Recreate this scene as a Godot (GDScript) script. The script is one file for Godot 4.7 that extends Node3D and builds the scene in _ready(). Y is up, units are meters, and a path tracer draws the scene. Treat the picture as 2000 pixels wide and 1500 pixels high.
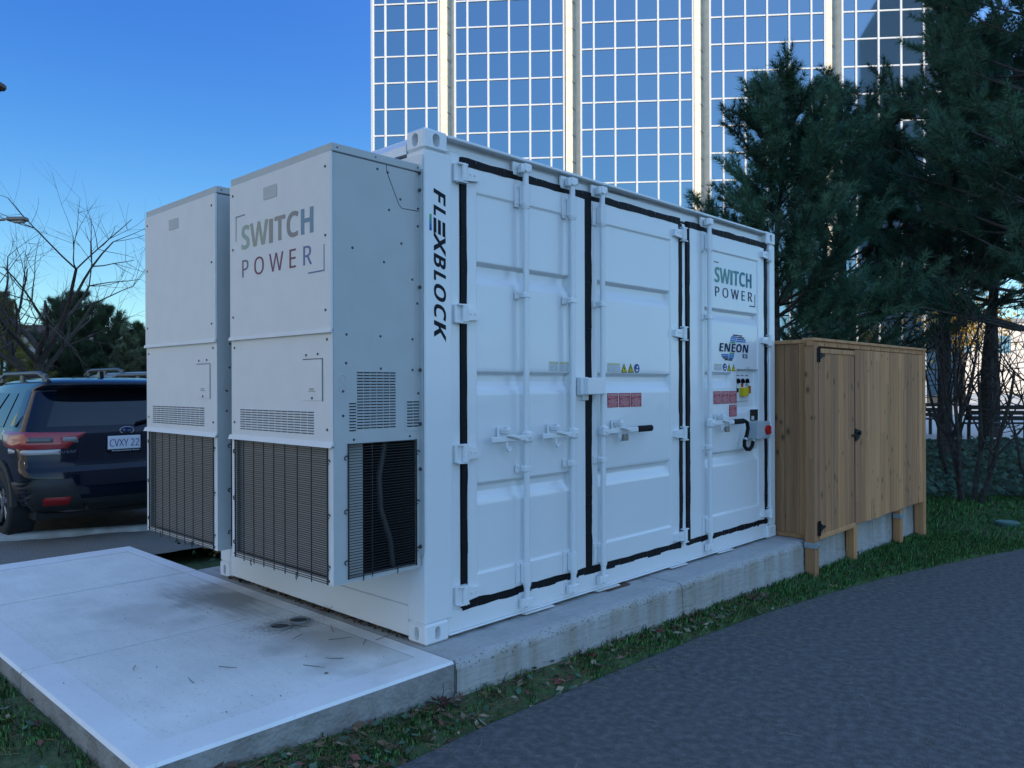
extends Node3D
# A white equipment container with two wall-mounted air conditioners on a concrete slab, a cedar enclosure beside it,
# pines and a mirror-glass office tower behind, all in the shade of a building behind the viewer on a clear autumn day.
# Metres, y up. The container's near bottom corner is the origin, its long door side runs along +x, its end along -z.

var rng := RandomNumberGenerator.new()
var nz := FastNoiseLite.new()
var mats := {}

class MB:
	var v := PackedVector3Array()
	var n := PackedVector3Array()
	var c := PackedColorArray()
	var u := PackedVector2Array()
	var shift := Vector2.ZERO
	func tri(a: Vector3, b: Vector3, d: Vector3) -> void:      # counter-clockwise from outside
		var m := (b - a).cross(d - a).normalized()
		v.append(a); v.append(d); v.append(b)
		n.append(m); n.append(m); n.append(m)
	func quad(a: Vector3, b: Vector3, d: Vector3, e: Vector3) -> void:
		tri(a, b, d); tri(a, d, e)
	func box(ct: Vector3, s: Vector3, bs := Basis()) -> void:
		bbox(ct, s, 0.0, bs)
	func span(a: Vector3, b: Vector3, bev := 0.0) -> void:
		bbox((a + b) / 2.0, (b - a).abs(), bev)
	func bbox(ct: Vector3, s: Vector3, bev: float, bs := Basis(), skip := []) -> void:
		var h := s / 2.0
		var i := Vector3(maxf(h.x - bev, 0), maxf(h.y - bev, 0), maxf(h.z - bev, 0))
		for ax in 3:
			var p := (ax + 1) % 3
			var q := (ax + 2) % 3
			for sg in [-1.0, 1.0]:
				if skip.has([ax, sg]): continue
				var k: Array[Vector3] = []
				for e in [[-1, -1], [1, -1], [1, 1], [-1, 1]]:
					var w := Vector3()
					w[ax] = h[ax] * sg; w[p] = i[p] * e[0]; w[q] = i[q] * e[1]
					k.append(ct + bs * w)
				if sg > 0: quad(k[0], k[1], k[2], k[3])
				else: quad(k[3], k[2], k[1], k[0])
		if bev <= 0.0: return
		for ax in 3:
			var p := (ax + 1) % 3
			var q := (ax + 2) % 3
			for s1 in [-1.0, 1.0]:
				for s2 in [-1.0, 1.0]:
					var k: Array[Vector3] = []
					for e in [[-1, 0], [1, 0], [1, 1], [-1, 1]]:
						var w := Vector3()
						w[ax] = i[ax] * e[0]
						w[p] = (h[p] if e[1] == 0 else i[p]) * s1
						w[q] = (i[q] if e[1] == 0 else h[q]) * s2
						k.append(ct + bs * w)
					if s1 * s2 > 0: quad(k[0], k[1], k[2], k[3])
					else: quad(k[3], k[2], k[1], k[0])
		for sx in [-1.0, 1.0]:
			for sy in [-1.0, 1.0]:
				for sz in [-1.0, 1.0]:
					var a := ct + bs * Vector3(h.x * sx, i.y * sy, i.z * sz)
					var b := ct + bs * Vector3(i.x * sx, h.y * sy, i.z * sz)
					var d := ct + bs * Vector3(i.x * sx, i.y * sy, h.z * sz)
					if sx * sy * sz > 0: tri(a, b, d)
					else: tri(a, d, b)
	func tube(pts: Array, rad: Array, sides := 6, cap := true) -> void:
		var rings := []
		var up := Vector3(0.13, 0.31, 0.94).normalized()
		for i in pts.size():
			var d: Vector3 = pts[mini(i + 1, pts.size() - 1)] - pts[maxi(i - 1, 0)]
			d = d.normalized()
			var s := d.cross(up)
			if s.length() < 0.05: s = d.cross(Vector3.RIGHT)
			s = s.normalized()
			up = s.cross(d).normalized()
			var ring := []
			for k in sides:
				var a := TAU * k / sides
				ring.append([pts[i] + (s * cos(a) + up * sin(a)) * rad[i], s * cos(a) + up * sin(a)])
			rings.append(ring)
		for i in pts.size() - 1:
			for k in sides:
				var a: Array = rings[i][k]
				var b: Array = rings[i][(k + 1) % sides]
				var d: Array = rings[i + 1][(k + 1) % sides]
				var e: Array = rings[i + 1][k]
				for t in [a, b, d, a, d, e]:
					v.append(t[0]); n.append(t[1])
		if cap:
			for k in sides:
				tri(pts[0], rings[0][k][0], rings[0][(k + 1) % sides][0])
				tri(pts[-1], rings[-1][(k + 1) % sides][0], rings[-1][k][0])
	func cyl(a: Vector3, b: Vector3, r0: float, r1 := -1.0, sides := 12) -> void:
		tube([a, b], [r0, r0 if r1 < 0 else r1], sides)
	func grid(p: Array, flip := false) -> void:                # rows of points; smooth; outward = du x dv
		var rows := p.size()
		var cols: int = p[0].size()
		var nn := []
		for j in rows:
			var line := PackedVector3Array()
			for i in cols:
				var du: Vector3 = p[j][mini(i + 1, cols - 1)] - p[j][maxi(i - 1, 0)]
				var dv: Vector3 = p[mini(j + 1, rows - 1)][i] - p[maxi(j - 1, 0)][i]
				var m := du.cross(dv).normalized()
				line.append(-m if flip else m)
			nn.append(line)
		for j in rows - 1:
			for i in cols - 1:
				for t in ([[0, 0], [1, 1], [1, 0], [0, 0], [0, 1], [1, 1]] if not flip else [[0, 0], [1, 0], [1, 1], [0, 0], [1, 1], [0, 1]]):
					v.append(p[j + t[1]][i + t[0]]); n.append(nn[j + t[1]][i + t[0]])
	func prism(poly: PackedVector2Array, o: Vector3, ux: Vector3, uy: Vector3, depth: float) -> void:   # front at o + normal * depth
		var uz := ux.cross(uy)
		var idx := Geometry2D.triangulate_polygon(poly)
		var area := 0.0
		for i in poly.size(): area += poly[i].cross(poly[(i + 1) % poly.size()])
		var ccw := area > 0
		for i in range(0, idx.size(), 3):
			var t := []
			for k in 3: t.append(poly[idx[i + k]])
			if (t[1] - t[0]).cross(t[2] - t[0]) < 0: t = [t[0], t[2], t[1]]
			var w := []
			for q in t: w.append(o + ux * q.x + uy * q.y)
			tri(w[0] + uz * depth, w[1] + uz * depth, w[2] + uz * depth)
			tri(w[0], w[2], w[1])
		for i in poly.size():
			var a := poly[i]
			var b := poly[(i + 1) % poly.size()]
			if not ccw:
				var s := a; a = b; b = s
			var pa := o + ux * a.x + uy * a.y
			var pb := o + ux * b.x + uy * b.y
			quad(pa, pb, pb + uz * depth, pa + uz * depth)
	func add(verts: PackedVector3Array, norms: PackedVector3Array, x: Transform3D, col: Color) -> void:
		v.append_array(x * verts)
		n.append_array(Transform3D(x.basis.orthonormalized(), Vector3.ZERO) * norms)
		var cc := PackedColorArray()
		cc.resize(verts.size()); cc.fill(col)
		c.append_array(cc)
	func tint(col: Color) -> void:                             # colours all that was added since the last call
		var k := v.size() - c.size()
		var cc := PackedColorArray()
		cc.resize(k); cc.fill(col)
		c.append_array(cc)
	func mesh() -> ArrayMesh:
		if u.size() != v.size():
			u.resize(v.size())
			for i in v.size():
				var m := n[i].abs()
				var p := v[i]
				u[i] = (Vector2(p.z, p.y) if m.x > m.y and m.x >= m.z else Vector2(p.x, p.z) if m.y >= m.z else Vector2(p.x, p.y)) + shift
		var a := []
		a.resize(Mesh.ARRAY_MAX)
		a[Mesh.ARRAY_VERTEX] = v
		a[Mesh.ARRAY_NORMAL] = n
		a[Mesh.ARRAY_TEX_UV] = u
		if c.size() == v.size(): a[Mesh.ARRAY_COLOR] = c
		var am := ArrayMesh.new()
		am.add_surface_from_arrays(Mesh.PRIMITIVE_TRIANGLES, a)
		return am

# ---------------------------------------------------------------- helpers
func put(called: String, mb: MB, mat: Material, parent: Node = self) -> MeshInstance3D:
	var o := MeshInstance3D.new()
	o.name = called
	o.mesh = mb.mesh()
	o.material_override = mat
	parent.add_child(o, true)
	return o

func share(called: String, mesh: Mesh, mat: Material, parent: Node, x: Transform3D) -> MeshInstance3D:
	var o := MeshInstance3D.new()
	o.name = called
	o.mesh = mesh
	o.material_override = mat
	o.transform = x
	parent.add_child(o, true)
	return o

func tag(o: Node, label: String, category: String, group := "") -> void:
	o.set_meta("label", label)
	o.set_meta("category", category)
	if group: o.set_meta("group", group)

func thing(called: String, label: String, category: String, at := Vector3.ZERO, turn := 0.0, group := "") -> Node3D:
	var o := Node3D.new()
	o.name = called
	add_child(o, true)
	o.position = at
	o.rotation.y = turn
	tag(o, label, category, group)
	return o

func struct(called: String, mb: MB, mat: Material, parent: Node = self) -> MeshInstance3D:
	var o := put(called, mb, mat, parent)
	if parent == self: o.set_meta("kind", "structure")
	return o

func lin(r: float, g: float, b: float) -> Color:
	return Color(r, g, b).linear_to_srgb()

func mat(r: float, g: float, b: float, rough := 0.6, metal := 0.0) -> StandardMaterial3D:
	var m := StandardMaterial3D.new()
	m.albedo_color = lin(r, g, b)
	m.roughness = rough
	m.metallic = metal
	return m

func noise_tex(freq: float, sd: int, cols: Array, stops: Array, px := 512, oct := 4, bump := 0.0) -> NoiseTexture2D:
	var f := FastNoiseLite.new()
	f.noise_type = FastNoiseLite.TYPE_SIMPLEX_SMOOTH
	f.frequency = freq
	f.seed = sd
	f.fractal_octaves = oct
	var t := NoiseTexture2D.new()
	t.width = px
	t.height = px
	t.seamless = true
	t.noise = f
	if bump > 0.0:
		t.as_normal_map = true
		t.bump_strength = bump
	else:
		var g := Gradient.new()
		g.offsets = PackedFloat32Array(stops)
		var pc := PackedColorArray()
		for q in cols: pc.append(lin(q[0], q[1], q[2]))
		g.colors = pc
		t.color_ramp = g
	return t

func tri_mat(tex: Texture2D, scale: float, rough: float, nrm: Texture2D = null, ns := 1.0) -> StandardMaterial3D:
	var m := StandardMaterial3D.new()
	m.albedo_texture = tex
	m.roughness = rough
	m.uv1_triplanar = true
	m.uv1_world_triplanar = true
	m.uv1_scale = Vector3(scale, scale, scale)
	if nrm:
		m.normal_enabled = true
		m.normal_texture = nrm
		m.normal_scale = ns
	return m

func font(bold: bool) -> SystemFont:
	var f := SystemFont.new()
	f.font_names = PackedStringArray(["Droid Sans"])
	f.font_weight = 700 if bold else 400
	return f

# lettering: every character a flat mesh of its own, laid out from origin along right, capital height h, fitted to the given width
func letters(text: String, parent: Node, o: Vector3, right: Vector3, up: Vector3, h: float, width: float, cols: Array, bold: bool, shear := 0.0, thick := 0.0012, gap := 0.0) -> void:
	var f := font(bold)
	var adv := []
	var total := 0.0
	for ch in text:
		var w := (34.0 if ch == "I" and bold else f.get_string_size(ch, HORIZONTAL_ALIGNMENT_LEFT, -1, 100).x) + gap
		adv.append(w)
		total += w
	total -= gap
	var k := width / total
	var x := 0.0
	var nrm := right.cross(up)
	for i in text.length():
		if text[i] == "I" and bold:
			share("letter", box_mesh(Vector3(19.0 * k, h, thick)), letter_mat(cols[i % cols.size()]), parent, Transform3D(Basis(right, up, nrm), o + right * (x + 16.0 * k) + up * h * 0.5 + nrm * thick * 0.5))
		elif text[i] != " ":
			var tm := TextMesh.new()
			tm.text = text[i]
			tm.font = f
			tm.font_size = 64
			tm.pixel_size = 0.01
			tm.depth = thick
			tm.curve_step = 2.0
			tm.horizontal_alignment = HORIZONTAL_ALIGNMENT_LEFT
			tm.vertical_alignment = VERTICAL_ALIGNMENT_CENTER
			var sx := k * 100.0 / 0.64
			var sy := h / (0.64 * 0.714)
			var bs := Basis(right * sx, up * sy + right * shear * sy, nrm)
			var col: Color = cols[i % cols.size()]
			share("letter", tm, letter_mat(col), parent, Transform3D(bs, o + right * x + up * h * 0.5 + right * shear * h * 0.5 + nrm * thick * 0.5))
		x += adv[i] * k

func letter_mat(col: Color) -> StandardMaterial3D:
	var key := "t" + col.to_html()
	if not mats.has(key):
		mats[key] = mat(col.r, col.g, col.b, 0.5)
		mats[key].metallic_specular = 0.25
	return mats[key]

func stadium(hw: float, hh: float, k := 20) -> PackedVector2Array:
	var p := PackedVector2Array()
	for i in k:
		var a := TAU * (i + 0.5) / k
		var q := Vector2(cos(a), sin(a)) * hw
		q.y += (hh - hw) * signf(q.y)
		p.append(q)
	return p

# a rectangular plate with a slot through it; ux x uy looks outwards
func slotted(mb: MB, o: Vector3, ux: Vector3, uy: Vector3, hw: float, hh: float, sw: float, sh: float, depth: float) -> void:
	var uz := ux.cross(uy)
	var s := stadium(sw, sh)
	var k := s.size()
	var outer := []
	for i in k:
		var an := TAU * (i + 0.5) / k
		var q := Vector2(cos(an), sin(an))
		outer.append(q / maxf(absf(q.x) / hw, absf(q.y) / hh))
	for i in k:
		var a: Vector2 = outer[i]
		var b: Vector2 = outer[(i + 1) % k]
		var d := s[(i + 1) % k]
		var e := s[i]
		var w := func(q: Vector2, z: float) -> Vector3: return o + ux * q.x + uy * q.y + uz * z
		mb.quad(w.call(e, 0.0), w.call(a, 0.0), w.call(b, 0.0), w.call(d, 0.0))
		var ax := absf(absf(a.x) - hw) < 0.0001
		var bx := absf(absf(b.x) - hw) < 0.0001
		if ax != bx:
			var cr := Vector2(a.x if ax else b.x, b.y if ax else a.y)
			mb.tri(w.call(a, 0.0), w.call(cr, 0.0), w.call(b, 0.0))
		mb.quad(w.call(e, 0.0), w.call(d, 0.0), w.call(d, -depth), w.call(e, -depth))
		mb.tri(w.call(Vector2.ZERO, -depth), w.call(e, -depth), w.call(d, -depth))

func ramp01(a: float, b: float, x: float) -> float:
	return clampf((x - a) / (b - a), 0.0, 1.0)

# ---------------------------------------------------------------- terrain
func forward_of(x: float, z: float) -> float: return (x + 2.84) * 0.725 - (z - 3.366) * 0.689
func side_of(x: float, z: float) -> float: return (x + 2.84) * 0.689 + (z - 3.366) * 0.725

func path_edge(x: float) -> float:
	if x < 0.5: return 0.475 + 0.10 * pow(0.5 - x, 1.3) + nz.get_noise_2d(x * 60.0, 7.0) * 0.018
	return 0.475 + 0.0 + 0.03 * pow(maxf(x - 1.4, 0.0), 1.9) * (1.0 if x < 9.0 else pow(9.0 / x, 0.9)) + nz.get_noise_2d(x * 60.0, 7.0) * 0.018

func path_y(x: float) -> float: return -0.285 - 0.016 * clampf(x, -3.0, 9.0) + 0.05 * clampf(0.5 - x, 0.0, 1.6)

func ground_y(x: float, z: float) -> float:
	var hs := -0.19 - 0.028 * clampf(x, -0.5, 7.6)
	if x < 0.0: hs = lerpf(-0.19, -0.10, ramp01(0.0, -1.6, x))
	if x < -1.6: hs = -0.11 - 0.02 * ramp01(-1.0, 0.4, z)
	var py := path_y(x)
	var e := path_edge(x)
	var h := lerpf(hs, py + 0.002, ramp01(0.3, e - 0.02, z))
	if z > e - 0.02: h = lerpf(py + 0.002, py - 0.06, ramp01(e - 0.02, e + 0.06, z))
	var f := forward_of(x, z)
	var s := side_of(x, z)
	var rise := smoothstep(12.6, 17.0, f) * smoothstep(2.0, 6.0, s)
	h = lerpf(h, 0.12 + 0.0 * f, rise)
	var lot := smoothstep(-3.6, -4.6, z + 0.12 * x) * (1.0 - smoothstep(1.0, 3.0, s))
	h = lerpf(h, -0.05, lot)
	return h

# ---------------------------------------------------------------- scene
func _ready() -> void:
	rng.seed = 11
	nz.seed = 5
	nz.frequency = 0.01
	var cam := Camera3D.new()
	cam.name = "camera"
	cam.fov = 51.97
	cam.near = 0.05
	cam.far = 900.0
	add_child(cam)
	cam.position = Vector3(-2.841, 1.4557, 3.3663)
	var fwd := Vector3(0.72497, 0.00109, -0.68878)
	cam.basis = Basis.looking_at(fwd, Vector3.UP) * Basis(Vector3(0, 0, 1), -0.00327)
	make_sky()
	var sun := DirectionalLight3D.new()
	sun.name = "sun"
	sun.light_energy = 1.1
	sun.light_color = Color(1.0, 0.93, 0.80)
	sun.light_angular_distance = 0.5
	sun.shadow_enabled = true
	add_child(sun)
	# the low sun stands behind the viewer and to the right, behind the second tower
	var to_sun := Vector3(0.149, 0.24, 0.990).normalized()
	sun.basis = Basis.looking_at(-to_sun, Vector3.UP)
	make_materials()
	make_ground()
	make_slabs()
	make_tower()
	make_shading_blocks()
	make_container()
	make_air_conditioners()
	make_enclosure()
	make_cars()
	make_lot_background()
	make_pines()
	make_mound()
	make_grass()
	make_litter()

func make_sky() -> void:
	var w := 512
	var h := 256
	var img := Image.create(w, h, false, Image.FORMAT_RGBF)
	var ts := Vector3(0.149, 0.24, 0.990).normalized()
	for j in h:
		var el := PI / 2 - PI * (j + 0.5) / h
		for i in w:
			var az := TAU * (i + 0.5) / w
			var d := Vector3(sin(az) * cos(el), sin(el), -cos(az) * cos(el))
			var e := maxf(rad_to_deg(el), 0.0)
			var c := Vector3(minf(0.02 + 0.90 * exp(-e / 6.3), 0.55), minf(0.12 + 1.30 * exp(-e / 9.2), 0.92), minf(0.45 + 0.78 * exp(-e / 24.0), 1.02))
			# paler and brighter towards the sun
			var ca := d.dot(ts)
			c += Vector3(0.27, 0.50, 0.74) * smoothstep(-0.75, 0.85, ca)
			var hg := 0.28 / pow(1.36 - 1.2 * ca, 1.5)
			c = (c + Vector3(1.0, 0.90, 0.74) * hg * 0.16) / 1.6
			if el < 0.0: c = Vector3(0.10, 0.11, 0.12)
			img.set_pixel(i, j, Color(c.x, c.y, c.z))
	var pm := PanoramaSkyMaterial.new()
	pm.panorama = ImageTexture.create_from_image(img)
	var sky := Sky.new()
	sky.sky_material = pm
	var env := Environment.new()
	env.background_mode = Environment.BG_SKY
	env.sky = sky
	env.tonemap_mode = Environment.TONE_MAPPER_LINEAR
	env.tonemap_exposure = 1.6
	env.background_energy_multiplier = 1.0
	env.sdfgi_enabled = true
	env.ssao_enabled = true
	env.ssil_enabled = true
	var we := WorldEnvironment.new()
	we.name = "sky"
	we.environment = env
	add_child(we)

func make_materials() -> void:
	var fine := noise_tex(0.09, 3, [], [], 512, 5, 6.0)
	var soft := noise_tex(0.02, 8, [], [], 512, 4, 4.0)
	mats.white = mat(0.75, 0.76, 0.765, 0.24)
	mats.white.clearcoat_enabled = true
	mats.white.clearcoat = 0.22
	mats.white.clearcoat_roughness = 0.08
	mats.white.normal_enabled = true
	mats.white.normal_texture = noise_tex(0.012, 9, [], [], 256, 3, 1.2)
	mats.white.normal_scale = 0.25
	mats.white.uv1_triplanar = true
	mats.white.uv1_world_triplanar = true
	mats.white.uv1_scale = Vector3(1.1, 1.1, 1.1)
	mats.white_dull = mat(0.74, 0.74, 0.72, 0.5)
	mats.tape = mat(0.006, 0.006, 0.008, 0.6)
	mats.tape.metallic_specular = 0.3
	mats.dark = mat(0.012, 0.012, 0.013, 0.8)
	mats.black = mat(0.006, 0.006, 0.007, 0.6)
	mats.black.metallic_specular = 0.3
	mats.wire = mat(0.018, 0.018, 0.02, 0.45)
	mats.coil = mat(0.42, 0.40, 0.39, 0.6)
	mats.ac = tri_mat(noise_tex(0.02, 21, [[0.71, 0.69, 0.68], [0.735, 0.715, 0.705]], [0.2, 0.8], 512, 3), 0.4, 0.45)  # front tone: the side's paint made lighter and warmer for the light there
	mats.ac_side = tri_mat(noise_tex(0.02, 22, [[0.44, 0.46, 0.455], [0.465, 0.485, 0.48]], [0.2, 0.8], 512, 3), 0.4, 0.45)  # same paint in a darker tone for the dimmer faces
	mats.steel = mat(0.45, 0.45, 0.46, 0.35, 0.9)
	mats.zinc = mat(0.42, 0.47, 0.50, 0.4, 0.7)
	mats.screw = mat(0.10, 0.10, 0.11, 0.4, 0.6)
	mats.concrete = tri_mat(noise_tex(0.012, 31, [[0.27, 0.26, 0.24], [0.36, 0.355, 0.34], [0.44, 0.44, 0.43]], [0.15, 0.5, 0.85], 512, 6), 0.8, 0.85, fine, 0.35)
	mats.apron_edge = tri_mat(noise_tex(0.015, 33, [[0.50, 0.50, 0.485], [0.56, 0.56, 0.55]], [0.3, 0.7], 512, 4), 0.6, 0.7, soft, 0.15)
	mats.apron_side = tri_mat(noise_tex(0.012, 34, [[0.22, 0.215, 0.20], [0.31, 0.305, 0.29]], [0.25, 0.75], 512, 6), 0.7, 0.85, fine, 0.3)
	mats.asphalt = tri_mat(noise_tex(0.03, 41, [[0.070, 0.071, 0.071], [0.100, 0.102, 0.102], [0.155, 0.155, 0.152]], [0.2, 0.55, 0.95], 1024, 7), 0.45, 0.8, noise_tex(0.35, 42, [], [], 512, 3, 8.0), 0.5)
	mats.lot = tri_mat(noise_tex(0.03, 43, [[0.07, 0.07, 0.072], [0.11, 0.11, 0.11]], [0.2, 0.8], 512, 6), 0.3, 0.9, noise_tex(0.35, 42, [], [], 512, 3, 8.0), 0.4)
	mats.soil = tri_mat(noise_tex(0.04, 51, [[0.038, 0.060, 0.022], [0.055, 0.10, 0.03], [0.10, 0.095, 0.05]], [0.2, 0.55, 0.9], 512, 6), 0.6, 0.95, fine, 0.8)
	mats.gravel = tri_mat(noise_tex(0.12, 52, [[0.09, 0.085, 0.075], [0.20, 0.19, 0.17], [0.36, 0.35, 0.32]], [0.2, 0.6, 0.95], 512, 5), 1.2, 0.95, fine, 1.2)
	mats.bark = tri_mat(noise_tex(0.03, 61, [[0.028, 0.024, 0.020], [0.07, 0.06, 0.052]], [0.3, 0.7], 256, 5), 1.5, 0.95, fine, 1.0)
	mats.bark_grey = tri_mat(noise_tex(0.03, 62, [[0.035, 0.032, 0.030], [0.085, 0.078, 0.074]], [0.3, 0.7], 256, 5), 1.5, 0.95)
	mats.veg = StandardMaterial3D.new()
	mats.veg.vertex_color_use_as_albedo = true
	mats.veg.roughness = 0.75
	mats.leafy = StandardMaterial3D.new()
	mats.leafy.vertex_color_use_as_albedo = true
	mats.leafy.roughness = 0.7
	mats.leafy.backlight_enabled = true
	mats.leafy.backlight = Color(0.3, 0.3, 0.2)
	mats.glass = mat(0.25, 0.32, 0.37, 0.03, 1.0)
	mats.mullion = mat(0.80, 0.79, 0.78, 0.35)
	mats.precast = tri_mat(noise_tex(0.02, 71, [[0.66, 0.61, 0.50], [0.74, 0.69, 0.58]], [0.3, 0.7], 256, 4), 0.3, 0.8)
	mats.precast_shadow = mat(0.25, 0.23, 0.2, 0.9)
	for k in 5:
		mats["wood%d" % k] = wood(k)

func wood(k: int) -> StandardMaterial3D:
	var w := 128
	var h := 1024
	var img := Image.create(w, h, false, Image.FORMAT_RGB8)
	var f := FastNoiseLite.new()
	f.seed = 100 + k
	f.frequency = 0.05
	f.fractal_octaves = 4
	var base := [[0.50, 0.235, 0.095], [0.42, 0.195, 0.080], [0.54, 0.265, 0.110], [0.47, 0.215, 0.085], [0.36, 0.172, 0.078]][k] as Array
	var knots := []
	for q in 7: knots.append(Vector3(rng.randf_range(10, 118), rng.randf_range(20, 1000), rng.randf_range(2.0, 5.0)))
	for j in h:
		for i in w:
			var x := float(i)
			var dark := 0.0
			for q in knots:
				var dy: float = (j - q.y) * 0.45
				var dx: float = x - q.x
				var r2: float = dx * dx + dy * dy
				if r2 < 900.0:
					x += dx * 60.0 / (r2 + 40.0)
					dark = maxf(dark, exp(-r2 / (q.z * q.z * 2.2)))
			var g := f.get_noise_2d(x * 2.6, j * 0.055) * 0.24 + f.get_noise_2d(x * 0.5 + 300.0, j * 0.012) * 0.34
			var s := (1.0 + g) * (1.0 - 0.8 * dark)
			img.set_pixel(i, j, lin(clampf(base[0] * s, 0, 1), clampf(base[1] * s, 0, 1), clampf(base[2] * s, 0, 1)))
	var m := StandardMaterial3D.new()
	m.albedo_texture = ImageTexture.create_from_image(img)
	m.roughness = 0.8
	m.uv1_scale = Vector3(3.3, 0.5, 1)
	return m

# ---------------------------------------------------------------- ground, slabs
func axis(stops: Array) -> Array:                # [from, to, step, from, to, step ...]
	var out := []
	for i in range(0, stops.size(), 3):
		var k := int(round((stops[i + 1] - stops[i]) / stops[i + 2]))
		for j in k: out.append(stops[i] + (stops[i + 1] - stops[i]) * j / k)
	out.append(stops[stops.size() - 2])
	return out

func make_ground() -> void:
	var xs := axis([-420, -60, 30, -60, -8, 4, -8, -2.4, 0.4, -2.4, 8.4, 0.12, 8.4, 22, 0.4, 22, 60, 4, 60, 420, 30])
	var zs := axis([-420, -60, 30, -60, -10, 2.5, -10, -1, 0.5, -1, 0.2, 0.2, 0.2, 1.2, 0.05, 1.2, 4, 0.2, 4, 20, 2, 20, 420, 40])
	var rows := []
	for z in zs:
		var line := PackedVector3Array()
		for x in xs:
			var y := ground_y(x, z)
			if z < 1.2 and forward_of(x, z) < 17.0: y += nz.get_noise_2d(x * 90, z * 90) * 0.012
			line.append(Vector3(x, y, z))
		rows.append(line)
	var g := MB.new()
	g.grid(rows, true)
	struct("ground", g, mats.soil)
	# the asphalt path
	var p := MB.new()
	rows = []
	var px := axis([-30, -4, 2, -4, 9, 0.1, 9, 40, 1])
	for x in px:
		var line := PackedVector3Array()
		var e := path_edge(x)
		line.append(Vector3(x, path_y(x) - 0.035, e + 0.004))
		for k in 9: line.append(Vector3(x, path_y(x) + (0.0 if k > 0 else -0.006) + 0.002 * sin(x * 2.0 + k), e + 0.004 + [0.004, 0.02, 0.12, 0.5, 1.2, 2.4, 4.2, 7.0, 12.0][k]))
		rows.append(line)
	p.grid(rows)
	struct("path", p, mats.asphalt)
	# parking lot beyond the slabs
	var l := MB.new()
	rows = []
	for x in axis([-60, -6, 6, -6, 4, 0.5, 4, 16, 3]):
		var e: float = -4.95 + (x - 0.4) * 0.46 if x < 3.0 else -3.75
		e = clampf(e, -9.0, -3.75)
		rows.append(PackedVector3Array([Vector3(x, 0.0, e - 40.0), Vector3(x, 0.0, e - 10.0), Vector3(x, 0.0, e - 3.0), Vector3(x, 0.0, e - 0.02)]))
	l.grid(rows)
	struct("parking_lot", l, mats.lot)
	# old concrete kerb between lot and apron, and the gravelly strip in front of it
	var k := MB.new()
	rows = []
	for i in 60:
		var x := lerpf(-6.0, 3.0, i / 59.0)
		var e := -4.93 + (x - 0.43) * 0.47
		var j := nz.get_noise_2d(x * 120, 3) * 0.02
		rows.append(PackedVector3Array([Vector3(x, -0.10, e - 0.01), Vector3(x, 0.035 + j * 0.3, e), Vector3(x + 0.03, 0.04 + j * 0.4, e + 0.02), Vector3(x + 0.06, 0.04 - j * 0.3, e + 0.13 + j), Vector3(x + 0.07, 0.015, e + 0.17 + j), Vector3(x + 0.09, -0.08, e + 0.20)]))
	k.grid(rows)
	struct("kerb", k, mats.concrete)
	var gs := MB.new()
	rows = []
	for i in 80:
		var x := lerpf(-6.0, 3.0, i / 79.0)
		var e := -4.78 + (x - 0.43) * 0.47
		var line := PackedVector3Array()
		for q in 14:
			var z := lerpf(e, -3.72, q / 13.0)
			line.append(Vector3(x, -0.012 - 0.02 * q / 13.0 + nz.get_noise_2d(x * 400, z * 400) * 0.012 + nz.get_noise_2d(x * 90, z * 90) * 0.02 - (0.06 if x > 0.62 + nz.get_noise_1d(z * 90) * 0.3 else 0.0), z))
		rows.append(line)
	gs.grid(rows)
	struct("gravel_strip", gs, mats.gravel)

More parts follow.
